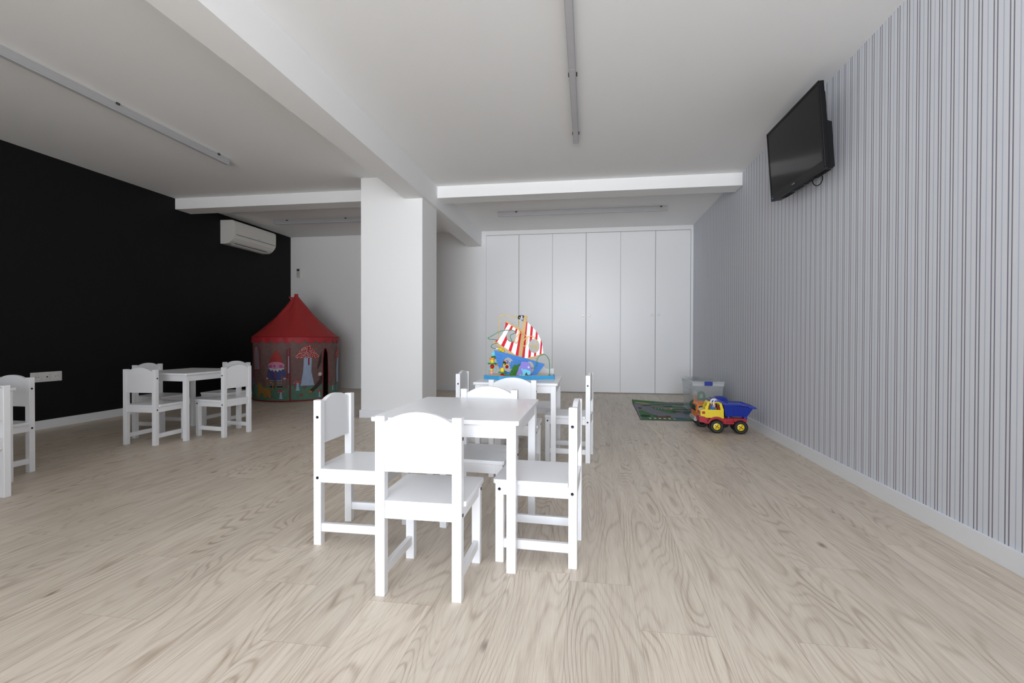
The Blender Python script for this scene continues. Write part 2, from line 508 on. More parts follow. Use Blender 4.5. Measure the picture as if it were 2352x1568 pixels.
for k, (x0, x1, nb) in enumerate(((WIN_X0, WIN_X1, 3),)):
    b = MB()
    for i in range(nb):
        x = x0 + (x1 - x0 - 0.05) * i / (nb - 1)
        b.box((x, YF - 0.13, WIN_Z0), (x + 0.05, YF - 0.08, WIN_Z1), 'trim')
    for z in (WIN_Z0, WIN_Z1 - 0.05):
        b.box((x0 + 0.05, YF - 0.13, z), (x1 - 0.05, YF - 0.08, z + 0.05), 'trim')
    structure(b.build('window_%d' % (k + 1)), 'white frame of the wide glass front behind the camera', 'window')
BH = 0.072
structure(MB().prism([(XRa, YF), (XRb, YB), (XRb + T - 0.0005, YB), (XRa + T - 0.0005, YF)], XY(0), BH, 'trim').build('baseboard_right'), 'white skirting board along the striped wall', 'baseboard')
structure(MB().box((XL + 0.0005, YF, 0), (XL + T, YB - 0.0005, BH), 'trim').build('baseboard_left'), 'white skirting board along the black wall', 'baseboard')
structure(MB().box((XL + T, YB - T, 0), (-3.652, YB - 0.0005, BH), 'trim').box((-2.4, YB - T, 0), (-1.562, YB - 0.0005, BH), 'trim').build('baseboard_back'), 'white skirting board along the white back wall', 'baseboard')
structure(MB().box((-3.652, YB - 0.018, 0), (-2.40, YB - 0.0005, ZC - 0.001), 'wall').build('trim_1'), 'white boxed-out panel on the back wall behind the column', 'trim')
# column and beams
CX0, CX1, CY0, CY1 = -2.132, -1.522, 4.392, 4.828
structure(MB().box((CX0, CY0, 0), (CX1, CY1, ZC - 0.0005), 'wall').build('column'), 'square white column under the long beam', 'column')
b = MB()
b.box((CX0 - T, CY0 - T, 0), (CX1 + T, CY0 - 0.0005, BH), 'trim', 0.002).box((CX0 - T, CY1 + 0.0005, 0), (CX1 + T, CY1 + T, BH), 'trim')
b.box((CX0 - T, CY0, 0), (CX0 - 0.0005, CY1, BH), 'trim').box((CX1 + 0.0005, CY0, 0), (CX1 + T, CY1, BH), 'trim')
structure(b.build('baseboard_column'), 'white skirting board around the foot of the column', 'baseboard')
structure(MB().box((-1.690, YF, 2.070), (-1.488, YB - 0.001, ZC - 0.0005), 'ceil').build('beam'), 'deep white beam running from the glass front to the back wall', 'beam')
structure(MB().box((XL + 0.0005, 4.745, 2.168), (CX0 - 0.0005, 4.96, ZC - 0.0005), 'ceil').build('beam'), 'shallow white beam from the black wall to the column', 'beam')
structure(MB().box((-1.4875, 4.745, 2.168), (1.408, 4.96, ZC - 0.0005), 'ceil').build('beam'), 'shallow white beam from the long beam to the striped wall', 'beam')

# ------------------------------------------------------------------ fitted cupboard
wr = thing('wardrobe', 'white six-door fitted cupboard filling the back wall', 'cupboard', (0, YB, 0))
EDGE = [-1.424, -0.949, -0.474, -0.008, 0.460, 0.924, 1.382]
DZ0, DZ1 = 0.012, 2.222
b = MB()
b.box((-1.562, -0.018, 0), (-1.4235, 0.02, 2.0695), 'door').box((-1.4875, -0.018, 2.0695), (-1.4235, 0.02, ZC - 0.001), 'door')
b.box((-1.4235, -0.018, DZ1 + 0.002), (1.4145, 0.02, ZC - 0.001), 'door').box((1.385, -0.018, 0), (1.4145, 0.02, DZ1 + 0.002), 'door')
b.box((-1.45, -0.010, 0), (1.400, 0.6, ZC - 0.02), 'gap')
b.build('frame', wr)
for i in range(6):
    wide_l = 0.0035 if i in (1, 3, 5) else 0.0018
    wide_r = 0.0035 if i in (0, 2, 4) else 0.0018
    d = MB().box((EDGE[i] + wide_l, -0.014, DZ0), (EDGE[i + 1] - wide_r, 0.008, DZ1 - 0.004), 'door', 0.0012, 1).build('door', wr)
    kx = EDGE[i + 1] - 0.043 if i % 2 == 0 else EDGE[i] + 0.043
    MB().lathe([(0.0, -0.026), (0.013, -0.026), (0.0165, -0.022), (0.0165, -0.014), (0.007, -0.010), (0.006, 0.0)], (kx, -0.0135, 1.077), (0, 1, 0), 'knob', 20).build('knob', d)

# ------------------------------------------------------------------ ceiling lights (switched off)
def batten(label, p0, p1, clips, joint=None):
    """surface light channel from p0 to p1 under the ceiling"""
    p0, p1 = Vector(p0), Vector(p1)
    L = (p1 - p0).length
    t = thing('ceiling_light', label, 'light', (p0.x, p0.y, ZC), math.atan2(p1.y - p0.y, p1.x - p0.x), 'linear ceiling lights')
    MB().box((0, -0.019, -0.046), (L, 0.019, -0.0005), 'alu', 0.002).build('housing', t)
    d = MB()
    for a, c in ([(0.004, L - 0.004)] if not joint else [(0.004, joint - 0.001), (joint + 0.001, L - 0.004)]):
        d.box((a, -0.0165, -0.052), (c, 0.0165, -0.0455), 'diff', 0.002)
    d.build('diffuser', t)
    for c in clips:
        for a in (-0.026, 0.0185):
            MB().box((c - 0.012, a, -0.014), (c + 0.012, a + 0.0075, -0.0005), 'clip').build('bracket', t)
    return t
batten('grey linear ceiling light between the long beam and the striped wall', (-0.083, 1.70), (-0.083, 3.735), [0.25, 1.13, 1.945], 0.99)
batten('grey linear ceiling light along the black wall side', (-3.03, 1.70), (-3.03, 3.76), [0.2, 1.05, 1.93])
batten('grey linear ceiling light in front of the fitted cupboard', (-1.07, 5.835), (0.917, 5.835), [0.23, 1.915])
batten('grey linear ceiling light near the air conditioner, half behind the column', (-4.03, 5.835), (-2.05, 5.835), [0.19, 1.0, 1.8])

# ------------------------------------------------------------------ air conditioner, remote, sockets
ac = thing('air_conditioner', 'white wall-mounted air conditioner high on the black wall', 'air conditioner', (XL, 5.413, 0))
prof = [(0.0005, 1.918), (0.075, 1.918), (0.112, 1.926), (0.150, 1.950), (0.182, 1.985), (0.198, 2.020), (0.200, 2.10), (0.200, 2.165), (0.192, 2.192), (0.165, 2.206), (0.0005, 2.208)]
AL = 0.80
MB().prism(prof, lambda u, v, d: (u, d, v), AL, 'ac').build('body', ac)
MB().prism([(0.2003, 2.032), (0.2025, 2.034), (0.2025, 2.16), (0.1945, 2.193), (0.1925, 2.192), (0.2003, 2.165)], lambda u, v, d: (u, 0.028 + d, v), AL - 0.04, 'ac').build('front_panel', ac)
MB().box((0.1955, 0.03, 2.026), (0.2012, AL - 0.012, 2.031), 'clip').build('seam', ac)
MB().prism([(0.088, 1.9195), (0.128, 1.933), (0.126, 1.936), (0.086, 1.925)], lambda u, v, d: (u, 0.09 + d, v), AL - 0.18, 'dark').build('air_outlet', ac)
MB().prism([(0.078, 1.910), (0.112, 1.921), (0.110, 1.925), (0.078, 1.915)], lambda u, v, d: (u, 0.09 + d, v), AL - 0.18, 'plastic_white').build('flap', ac)
MB().box((0.2025, 0.43, 2.042), (0.2032, 0.475, 2.050), 'grey').build('badge', ac)

rc = thing('remote_control', 'small grey remote control in a holder on the white back wall', 'remote control', (-4.332, YB, 1.737))
MB().box((-0.031, -0.014, -0.070), (0.031, -0.0005, -0.005), 'plastic_white', 0.003).build('holder', rc)
MB().box((-0.026, -0.028, -0.062), (0.026, -0.0145, 0.070), 'remote', 0.004).build('body', rc)
MB().box((-0.020, -0.0292, 0.030), (0.020, -0.0278, 0.060), 'lcd').build('display', rc)
b = MB()
for i in range(2):
    for j in range(3): b.box((-0.017 + i * 0.02, -0.0295, -0.03 + j * 0.018), (-0.003 + i * 0.02, -0.0278, -0.021 + j * 0.018), 'grey', 0.001)
b.build('button', rc)

so = thing('wall_socket', 'white triple wall socket plate on the black wall', 'socket', (XL, 3.44, 0.432))
MB().box((0.0005, -0.120, -0.041), (0.011, 0.120, 0.041), 'plastic_white', 0.004, 3).build('plate', so)
for y in (-0.072, 0.078):
    s_ = MB()
    s_.lathe([(0.026, 0.0), (0.026, 0.004), (0.0215, 0.004), (0.019, 0.0005), (0, 0.0005)], (0.0108, y, 0), (1, 0, 0), 'plastic_white', 28)
    for dy in (-0.0095, 0.0095): s_.cyl((0.0112, y + dy, 0), (0.0118, y + dy, 0), 0.003, 'dark', 12)
    s_.build('outlet', so)
MB().box((0.0105, -0.030, -0.026), (0.0125, 0.030, 0.026), 'plastic_white', 0.001).cyl((0.012, 0.0, 0.0), (0.0145, 0.0, 0.0), 0.0055, 'dark', 16).build('aerial_outlet', so)

# ------------------------------------------------------------------ television
tv = thing('television', 'black flat-screen television tilted down on the striped wall', 'television')
ex = Vector((0, -1, -0.028)).normalized()
ez = Vector((-0.082, -0.028, 1)); ez = (ez - ex * ez.dot(ex)).normalized()
ey = ez.cross(ex)                     # into the wall
tv.matrix_world = Matrix(((ex.x, ey.x, ez.x, 1.272), (ex.y, ey.y, ez.y, 3.297), (ex.z, ey.z, ez.z, 1.955), (0, 0, 0, 1)))
if ey.x < 0: print('TV normal flipped')
W2, H2 = 0.389, 0.236
MB().box((-W2, 0.001, -H2), (W2, 0.026, H2), 'bezel', 0.004).build('casing', tv)
fr = MB()
fr.prism([[(-W2, -H2), (W2, -H2), (W2, H2), (-W2, H2)], [(-W2 + 0.014, -H2 + 0.040), (-W2 + 0.014, H2 - 0.014), (W2 - 0.014, H2 - 0.014), (W2 - 0.014, -H2 + 0.040)]], lambda u, v, d: (u, -0.004 + d, v), 0.0048, 'bezel')
fr.build('bezel', tv)
MB().box((-W2 + 0.0145, -0.0015, -H2 + 0.0405), (W2 - 0.0145, 0.0005, H2 - 0.0145), 'screen').build('screen', tv)
MB().box((-0.035, -0.0052, -H2 + 0.010), (0.025, -0.0042, -H2 + 0.032), 'dark').box((-0.028, -0.0058, -H2 + 0.019), (0.012, -0.0052, -H2 + 0.023), 'grey').build('badge', tv)
MB().box((-W2 + 0.030, -0.0056, -H2 + 0.014), (-W2 + 0.042, -0.0042, -H2 + 0.018), 'led').build('power_light', tv)
bk = MB()
bk.prism([(-0.235, 0.026), (0.21, 0.026), (0.21, 0.036), (0.185, 0.047), (0.03, 0.047), (0.02, 0.070), (-0.225, 0.070), (-0.235, 0.060)], lambda u, v, d: (-W2 + 0.010 + d, v, u), 2 * W2 - 0.05, 'dark')
bk.build('back_cover', tv)
for a, c, n in ((-0.30, -0.16, 4), (0.16, 0.32, 4)):
    v_ = MB()
    for k in range(n): v_.box((a, 0.032 + k * 0.009, -H2 - 0.0012), (c, 0.036 + k * 0.009, -H2 + 0.0012), 'b_black')
    v_.build('vent', tv)
for a in (-0.09, -0.04, 0.03, 0.09): MB().box((a, 0.034, -H2 - 0.0012), (a + 0.03, 0.060, -H2 + 0.0012), 'b_black').build('socket', tv)
MB().tube([(0.10, 0.058, -H2 + 0.006), (0.105, 0.062, -H2 - 0.020), (0.135, 0.066, -H2 - 0.040), (0.175, 0.070, -H2 - 0.038), (0.195, 0.074, -H2 - 0.012), (0.192, 0.066, -H2 + 0.02)], 0.0028, 'dark').build('cable', tv)
MB().box((-0.11, 0.069, -0.10), (0.11, 0.085, 0.06), 'dark').box((-0.10, 0.085, -0.06), (-0.07, 0.100, 0.03), 'dark').box((0.07, 0.085, -0.06), (0.10, 0.100, 0.03), 'dark').build('wall_bracket', tv)

# ------------------------------------------------------------------ children's chairs
CW, CD, LEG = 0.264, 0.279, 0.029
def make_chair(label):
    t = thing('childrens_chair', label, 'chair', group="white children's chairs")
    h = CW / 2
    for s in (-1, 1):                                    # rear posts
        x0, x1 = (-h, -h + LEG) if s < 0 else (h - LEG, h)
        g = MB().box((x0, 0, 0), (x1, LEG, 0.537), 'white', 0.0018).build('leg', t)
        xo = -h if s < 0 else h
        for z in (0.474, 0.250):
            MB().lathe([(0, 0.0012), (0.0026, 0.0012), (0.0032, 0.0016), (0.0052, 0.0016), (0.0056, -0.002)], (xo, LEG * 0.55, z), (s, 0, 0), 'screw', 16).build('screw', g)
    for s in (-1, 1):                                    # front legs
        x0, x1 = (-h, -h + LEG) if s < 0 else (h - LEG, h)
        g = MB().box((x0, CD - LEG, 0), (x1, CD, 0.2705), 'white', 0.0018).build('leg', t)
        xo = -h if s < 0 else h
        MB().lathe([(0, 0.0012), (0.0026, 0.0012), (0.0032, 0.0016), (0.0052, 0.0016), (0.0056, -0.002)], (xo, CD - LEG * 0.5, 0.252), (s, 0, 0), 'screw', 16).build('screw', g)
    # seat, notched round the posts
    e = 0.007
    a = h - LEG - 0.0005
    outer = [(-a, 0.002), (a, 0.002), (a, LEG + 0.001), (h + e - 0.002, LEG + 0.001), (h + e, LEG + 0.004), (h + e, CD + e - 0.008), (h + e - 0.008, CD + e), (-h - e + 0.008, CD + e), (-h - e, CD + e - 0.008), (-h - e, LEG + 0.004), (-h - e + 0.002, LEG + 0.001), (-a, LEG + 0.001)]
    sb = MB().prism(outer, XY(0.2710), 0.0155, 'white')
    st = sb.build('seat', t)
    md = st.modifiers.new('edge', 'BEVEL'); md.width = 0.0025; md.segments = 2; md.limit_method = 'ANGLE'
    # arched back board between the posts
    n = 20; pts = [(-a, 0.372), (a, 0.372)]
    for k in range(n + 1):
        q = 1 - 2 * k / n
        pts.append((a * q, 0.520 + 0.030 * (1 - abs(q) ** 2.1)))
    MB().prism(pts, XZ(0.0035), 0.017, 'white', smooth=True).build('backrest', t)
    # aprons and stretchers
    MB().box((-a, 0.004, 0.232), (a, 0.020, 0.2705), 'white', 0.001).build('apron', t)
    MB().box((-a, CD - 0.022, 0.232), (a, CD - 0.006, 0.2705), 'white', 0.001).build('apron', t)
    for s in (-1, 1):
        xc = s * (h - 0.012)
        MB().box((xc - 0.008, LEG - 0.0005, 0.232), (xc + 0.008, CD - LEG + 0.0005, 0.2705), 'white', 0.001).build('apron', t)
        xc = s * (h - LEG / 2)
        MB().box((xc - 0.008, LEG - 0.0005, 0.049), (xc + 0.008, CD - LEG + 0.0005, 0.080), 'white', 0.0015).build('stretcher', t)
    return t
CHAIRS = [   # rear-edge centre, heading (0 = facing the back wall, 90 = facing the black wall), label
    ((-0.488, 1.367), 0.0, 'white chair nearest the camera, its arched back hiding the front table edge'),
    ((-0.430, 2.166), 175.0, 'white chair facing the camera from the far end of the front table'),
    ((-0.998, 1.801), -90.0, 'white chair at the left side of the front table, before the column'),
    ((-0.022, 1.757), 87.0, 'white chair at the right side of the front table, back to the striped wall'),
    ((-0.401, 2.634), 0.0, 'white chair with its back to the front table, in front of the toy ship'),
    ((0.036, 3.143), 85.0, 'white chair on the striped-wall side of the toy ship table'),
    ((-0.823, 3.144), -90.0, 'white chair on the column side of the toy ship table'),
    ((-0.373, 3.708), 180.0, 'white chair behind the toy ship, mostly hidden by it'),
    ((-3.130, 3.008), 0.0, 'white chair with its back to the camera at the small table by the black wall'),
    ((-3.645, 3.572), -90.0, 'white chair between the black wall and the small empty table near the red tent'),
    ((-2.706, 3.460), 82.0, 'white chair at the tent-side end, facing the black wall across the small empty table'),
    ((-3.170, 4.046), 180.0, 'white chair facing the camera behind the small table nearest the red tent'),
    ((-3.241, 2.335), 180.0, 'white chair whose back covers part of the wall socket'),
    ((-2.738, 1.820), 90.0, 'white chair cut by the left picture edge, only one back post showing'),
]
c0 = make_chair(CHAIRS[0][2])
for i, ((x, y), a, lb) in enumerate(CHAIRS):
    o = c0 if i == 0 else dup(c0)
    o.location = (x, y, 0); o.rotation_euler = (0, 0, R(a)); o['label'] = lb

# ------------------------------------------------------------------ children's tables
def make_table(label):
    t = thing('childrens_table', label, 'table', group="white children's tables")
    w_, d_ = 0.255, 0.2865
    tt = MB().prism([(-w_ + 0.006, -d_), (w_ - 0.006, -d_), (w_, -d_ + 0.006), (w_, d_ - 0.006), (w_ - 0.006, d_), (-w_ + 0.006, d_), (-w_, d_ - 0.006), (-w_, -d_ + 0.006)], XY(0.485), 0.015, 'white').build('tabletop', t)
    md = tt.modifiers.new('edge', 'BEVEL'); md.width = 0.002; md.segments = 2; md.limit_method = 'ANGLE'
    lx, ly, L = w_ - 0.011, d_ - 0.012, 0.031
    for sx in (-1, 1):
        for sy in (-1, 1):
            x0, x1 = sorted((sx * lx, sx * (lx - L))); y0, y1 = sorted((sy * ly, sy * (ly - L)))
            MB().box((x0, y0, 0), (x1, y1, 0.4845), 'white', 0.002).build('leg', t)
    for s in (-1, 1):
        yc = s * (ly - 0.010)
        MB().box((-lx + L - 0.0005, yc - 0.008, 0.440), (lx - L + 0.0005, yc + 0.008, 0.4845), 'white', 0.001).build('apron', t)
        xc = s * (lx - 0.010)
        MB().box((xc - 0.008, -ly + L - 0.0005, 0.440), (xc + 0.008, ly - L + 0.0005, 0.4845), 'white', 0.001).build('apron', t)
    return t
TABLES = [((-0.465, 1.842), -1.0, 'white low table nearest the camera, with an empty top'),
          ((-0.421, 3.150), 0.0, 'white low table carrying the colourful toy ship'),
          ((-3.140, 3.466), -3.0, 'white low empty table between four chairs near the red tent'),
          ((-3.240, 1.872), 0.0, 'white low table at the left picture edge, only a corner showing')]
t0 = make_table(TABLES[0][2])
for i, ((x, y), a, lb) in enumerate(TABLES):
    o = t0 if i == 0 else dup(t0)
    o.location = (x, y, 0); o.rotation_euler = (0, 0, R(a)); o['label'] = lb

# ------------------------------------------------------------------ toy ship (bead maze) on the second table
TS = 0.000302                                     # one drawing unit in metres
SHIP_Y = 0.0
sh = thing('toy_ship', 'wooden pirate ship bead maze with red and white striped sails', 'toy', (-0.431, 3.165, 0.5003))
def P2(x, y): return ((x - 857) * TS, (1480 - y) * TS)
def PP(L): return [P2(x, y) for x, y in L]
def P3(x, y, d=0.0):
    u, v = P2(x, y); return (u, d, v)
def circ(cx, cy, rx, ry=None, n=28):
    ry = ry or rx
    return [(cx + rx * math.cos(2 * PI * k / n), cy + ry * math.sin(2 * PI * k / n)) for k in range(n)]
def smooth2(L, closed=True, sub=4):
    out = []; n = len(L)
    for i in range(n):
        p0, p1, p2, p3 = (Vector(L[(i + k) % n]) for k in (-1, 0, 1, 2))
        for k in range(sub):
            t = k / sub
            q = 0.5 * ((2 * p1) + (p2 - p0) * t + (2 * p0 - 5 * p1 + 4 * p2 - p3) * t * t + (3 * p1 - p0 - 3 * p2 + p3) * t ** 3)
            out.append((q.x, q.y))
    return out
# base board
bo = [(-0.228, -0.062), (-0.226, -0.052), (-0.19, 0.10), (-0.06, 0.185), (0.12, 0.185), (0.215, 0.11), (0.228, 0.012), (0.222, 0.000), (0.02, -0.098), (-0.10, -0.128), (-0.118, -0.128)]
BT = 0.0235
MB().prism(bo, XY(0), BT, 'b_base').build('base', sh)
b = MB()
b.flat([(x * 0.97, y * 0.96 + 0.001) for x, y in bo], XY(BT + 0.0004), 'sand')
b.flat(smooth2([(-0.09, -0.095), (0.0, -0.075), (0.05, -0.02), (0.02, 0.03), (-0.05, 0.02), (-0.11, -0.03)]), XY(BT + 0.0008), 'b_lime')
b.build('base_print', sh)
# hull board with two round holes
hull = [(297, 868), (1010, 1043), (1380, 1158), (1393, 1172), (1385, 1190), (1222, 1402), (560, 1402), (470, 1342), (410, 1268), (360, 1160), (320, 1010), (297, 885)]
h1, h2 = circ(598, 1182, 122, 158), circ(1072, 1238, 96, 132)
hb = MB().prism([PP(hull), PP(h1), PP(h2)], XZ(-0.006), 0.012, 'b_blue').build('hull', sh)
b = MB()
for (xa, ya, xb, yb) in ((318, 945, 460, 985), (720, 1050, 980, 1130), (338, 1020, 450, 1052), (735, 1115, 870, 1150), (350, 1080, 440, 1110), (368, 1140, 440, 1160), (390, 1200, 446, 1216), (1180, 1180, 1320, 1222), (1185, 1245, 1290, 1275), (1175, 1300, 1250, 1322), (1165, 1345, 1225, 1362), (430, 1265, 480, 1280)):
    b.prism(PP([(xa, ya), (xb, yb), (xb, yb + 4), (xa, ya + 4)]), XZ(-0.0066), 0.0004, 'b_line')
b.build('plank_line', hb)
# sails
def stripe_mat(name, fan):
    m = mat(name, (0.8, 0.8, 0.8), 0.5, spec=0.15)
    t = NT(m); x, y, z = t.xyz()
    cx = t.op('MULTIPLY_ADD', x, 1 / TS, 857.0)
    cy = t.op('MULTIPLY_ADD', z, -1 / TS, 1480.0)
    if fan:
        u = t.op('DIVIDE', t.op('SUBTRACT', 1019.0, cx), t.op('ADD', cy, 356.0))
        rng = [(0.135, 0.197), (0.282, 0.338), (0.445, 0.520), (0.640, 0.95)]
    else:
        u = t.op('DIVIDE', t.op('SUBTRACT', t.op('MULTIPLY_ADD', cy, 0.08, cx), 900.0), 600.0)
        rng = [(0.0, 0.235), (0.363, 0.452), (0.565, 0.642), (0.767, 0.832)]
    acc = None
    for a, c in rng:
        k = t.op('MULTIPLY', t.op('GREATER_THAN', u, a), t.op('LESS_THAN', u, c))
        acc = k if acc is None else t.op('MAXIMUM', acc, k)
    t.l.new(t.mix(acc, (0.84, 0.84, 0.85), (0.55, 0.006, 0.022)), t.b.inputs['Base Color'])
    return m
M['sailL'] = stripe_mat('sail_fan_stripes', True)
M['sailR'] = stripe_mat('sail_straight_stripes', False)
sl = [(540, 252), (900, 455), (838, 1000), (745, 968), (300, 672), (380, 625), (450, 545), (500, 450), (530, 340)]
MB().prism([PP(sl), PP(circ(663, 562, 106, 128))], XZ(0.004), 0.008, 'sailL').build('sail', sh)
sr = [(1000, 240), (1090, 325), (1190, 430), (1265, 540), (1320, 660), (1345, 760), (1358, 860), (1372, 945), (1150, 1005), (960, 1050), (890, 1020), (900, 700), (960, 400)]
MB().prism([PP(sr), PP(circ(1166, 772, 120, 152))], XZ(0.004), 0.008, 'sailR').build('sail', sh)
# mast and spars (wood)
MB().prism([PP([(948, 112), (990, 108), (1010, 120), (1016, 140), (985, 360), (905, 1020), (822, 1000), (872, 640), (898, 455), (880, 415), (905, 400), (920, 250)])], XZ(-0.004), 0.009, 'maple').build('mast', sh)
MB().prism([PP([(528, 238), (548, 225), (575, 232), (880, 412), (905, 440), (890, 470), (560, 262), (535, 262)])], XZ(-0.002), 0.008, 'maple').build('spar', sh)
MB().prism([PP([(256, 685), (275, 665), (300, 668), (600, 862), (760, 968), (820, 1000), (590, 935), (585, 905), (560, 880), (510, 862), (262, 702)])], XZ(-0.002), 0.008, 'maple').build('spar', sh)
MB().prism([PP([(960, 1045), (1150, 1000), (1370, 930), (1385, 945), (1375, 968), (1215, 1015), (1218, 1100), (1198, 1100), (1200, 1020), (1140, 1040), (1110, 1075), (1100, 1090)])], XZ(-0.002), 0.008, 'maple').build('spar', sh)
# pirate flag
fl = MB().prism(PP([(820, 118), (840, 108), (880, 112), (948, 112), (946, 170), (935, 238), (905, 222), (870, 195), (840, 200), (815, 190), (812, 150)]), XZ(-0.006), 0.003, 'b_black').build('flag', sh)
b = MB()
z0 = XZ(-0.0066)
for L in (circ(898, 143, 20, 19, 18), [(886, 155), (910, 155), (908, 172), (888, 172)]):
    b.prism(PP(L), z0, 0.0004, 'b_white')
for (xa, ya, xb, yb) in ((850, 160, 935, 212), (940, 172, 858, 206)):
    d = Vector((xb - xa, yb - ya)).normalized(); q = Vector((-d.y, d.x)) * 5
    b.prism(PP([(xa + q.x, ya + q.y), (xb + q.x, yb + q.y), (xb - q.x, yb - q.y), (xa - q.x, ya - q.y)]), z0, 0.0004, 'b_white')
    for ex_, ey_ in ((xa, ya), (xb, yb)): b.prism(PP(circ(ex_, ey_, 8, 8, 10)), z0, 0.0004, 'b_white')
for ex_ in (890, 907): b.prism(PP(circ(ex_, 143, 5, 6, 10)), XZ(-0.0070), 0.0003, 'b_black')
b.build('skull_emblem', fl)
# seaweed and whale boards in front of the hull
sw = [(660, 1418), (650, 1360), (680, 1330), (665, 1305), (700, 1270), (715, 1225), (745, 1180), (775, 1182), (800, 1200), (830, 1165), (870, 1160), (880, 1200), (870, 1260), (850, 1418)]
MB().prism(PP(sw), XZ(-0.030), 0.007, 'b_dkgreen').build('seaweed', sh)
MB().prism(PP([(990, 1395), (1020, 1350), (1050, 1385), (1040, 1410), (990, 1410)]), XZ(-0.033), 0.006, 'b_dkgreen').build('seaweed', sh)
wh = smooth2([(815, 1418), (808, 1365), (840, 1300), (860, 1220), (905, 1160), (915, 1105), (945, 1105), (1010, 1108), (1070, 1130), (1105, 1180), (1118, 1240), (1120, 1310), (1115, 1365), (1080, 1392), (1040, 1378), (1030, 1345), (1020, 1335), (1000, 1365), (985, 1418)], sub=3)
wo = MB().prism(PP(wh), XZ(-0.052), 0.010, 'b_purple').build('whale', sh)
b = MB()
bel = [(842, 1412), (880, 1380), (925, 1330), (935, 1290), (905, 1268), (925, 1245), (960, 1275), (1010, 1265), (1060, 1290), (1110, 1300), (1112, 1362), (1078, 1388), (1044, 1374), (1034, 1340), (1020, 1330), (998, 1360), (980, 1414)]
b.prism(PP(bel), XZ(-0.0526), 0.0005, 'b_cyan')
b.prism(PP(smooth2([(818, 1400), (815, 1360), (855, 1305), (930, 1310), (945, 1360), (920, 1395), (885, 1360), (850, 1400)], sub=3)), XZ(-0.0532), 0.0004, 'b_purple')
b.build('belly', wo)
b = MB(); b.prism(PP(circ(1068, 1222, 18, 20, 18)), XZ(-0.0528), 0.0006, 'b_white'); b.prism(PP(circ(1068, 1222, 8, 9, 14)), XZ(-0.0534), 0.0006, 'b_purple'); b.build('eye', wo)
# blue fish and beads seen through the round port hole
MB().prism(PP(smooth2([(640, 1110), (690, 1095), (715, 1150), (712, 1220), (690, 1270), (640, 1265), (650, 1230), (625, 1180), (618, 1140)], sub=3)), XZ(-0.012), 0.005, 'b_blue').prism(PP(circ(648, 1120, 11, 11, 14)), XZ(-0.0126), 0.0006, 'b_white').prism(PP([(655, 1090), (690, 1072), (680, 1100)]), XZ(-0.0126), 0.0006, 'b_pink').build('blue_fish', sh)
MB().ball(P3(510, 1150, 0.030), 0.0125, 'b_black').ball(P3(502, 1165, 0.020), 0.006, 'b_lime').lathe([(0, -.004), (0.017, -.004), (0.017, .004), (0, .004)], P3(500, 1105, 0.034), (0.2, 0.1, 1), 'b_orange', 14).lathe([(0, -.003), (0.016, -.003), (0.016, .003), (0, .003)], P3(488, 1200, 0.034), (0.2, 0.1, 1), 'b_yel', 14).build('bead_bug', sh)
MB().ball(P3(548, 1128, 0.032), 0.012, 'b_purple', sc=(1.1, 1, 1)).ball(P3(545, 1120, 0.019), 0.0035, 'b_white').build('bead', sh)
MB().ball(P3(556, 1235, 0.030), 0.011, 'b_red').build('bead', sh)
# yellow wires
MB().tube([P3(x, y, d) for x, y, d in ((356, 810, .03), (362, 600, .03), (380, 250, .03), (388, 170, .03), (410, 120, .03), (450, 103, .03), (600, 122, .02), (790, 148, .01), (830, 180, 0), (850, 250, -.012), (845, 400, -.02), (840, 520, -.024), (835, 630, -.026), (805, 705, -.030), (775, 710, -.034), (760, 665, -.036), (775, 600, -.036), (815, 540, -.034), (870, 500, -.032), (930, 493, -.032), (980, 525, -.032), (1015, 580, -.030), (1025, 660, -.030), (1000, 745, -.034), (965, 775, -.038), (945, 730, -.040), (960, 660, -.040), (1005, 600, -.038), (1060, 568, -.034), (1120, 562, -.032), (1180, 590, -.030), (1215, 650, -.026), (1222, 730, -.02), (1205, 810, -.01), (1160, 820, 0), (1110, 790, .01), (1070, 755, .02), (1100, 748, .022), (1160, 765, .02), (1205, 795, .015), (1222, 850, .01), (1222, 890, .008))], 0.0024, 'b_yelwire', 8, sub=4).build('wire', sh)
MB().tube([P3(x, y, d) for x, y, d in ((510, 1290, -.05), (515, 1240, -.05), (540, 1200, -.05), (590, 1170, -.045), (665, 1163, -.03))], 0.0024, 'b_yelwire', 8, sub=4).tube([P3(x, y, d) for x, y, d in ((548, 1155, .0), (600, 1160, -.02), (665, 1166, -.03))], 0.0020, 'b_yelwire', 8, sub=4).build('wire', sh)
# green wires
MB().tube([P3(x, y, d) for x, y, d in ((315, 838, .03), (260, 830, .02), (225, 800, .0), (245, 760, -.02), (320, 720, -.02), (420, 690, .02), (560, 650, .03), (670, 680, .03), (655, 640, .028), (630, 580, .026), (640, 540, .024), (700, 510, .015), (755, 480, .004), (745, 455, -.008), (690, 430, -.016), (620, 430, -.02), (500, 440, -.024), (400, 475, -.028), (290, 540, -.032), (190, 595, -.036), (175, 612, -.034), (220, 630, -.02), (330, 638, .02))], 0.0022, 'b_grnwire', 8, sub=4).build('wire', sh)
MB().tube([P3(x, y, d) for x, y, d in ((1115, 1243, -.046), (1180, 1240, -.044), (1215, 1210, -.042), (1235, 1120, -.04), (1265, 1020, -.036), (1320, 965, -.03), (1385, 950, -.02), (1440, 985, -.01), (1485, 1060, 0), (1500, 1150, .004), (1500, 1300, .006), (1498, 1400, .008))], 0.0023, 'b_grnwire', 8, sub=4).build('wire', sh)
MB().cyl(P3(1498, 1402, .008), P3(1498, 1392, .008), 0.0055, 'b_black', 14).build('wire_plug', sh)
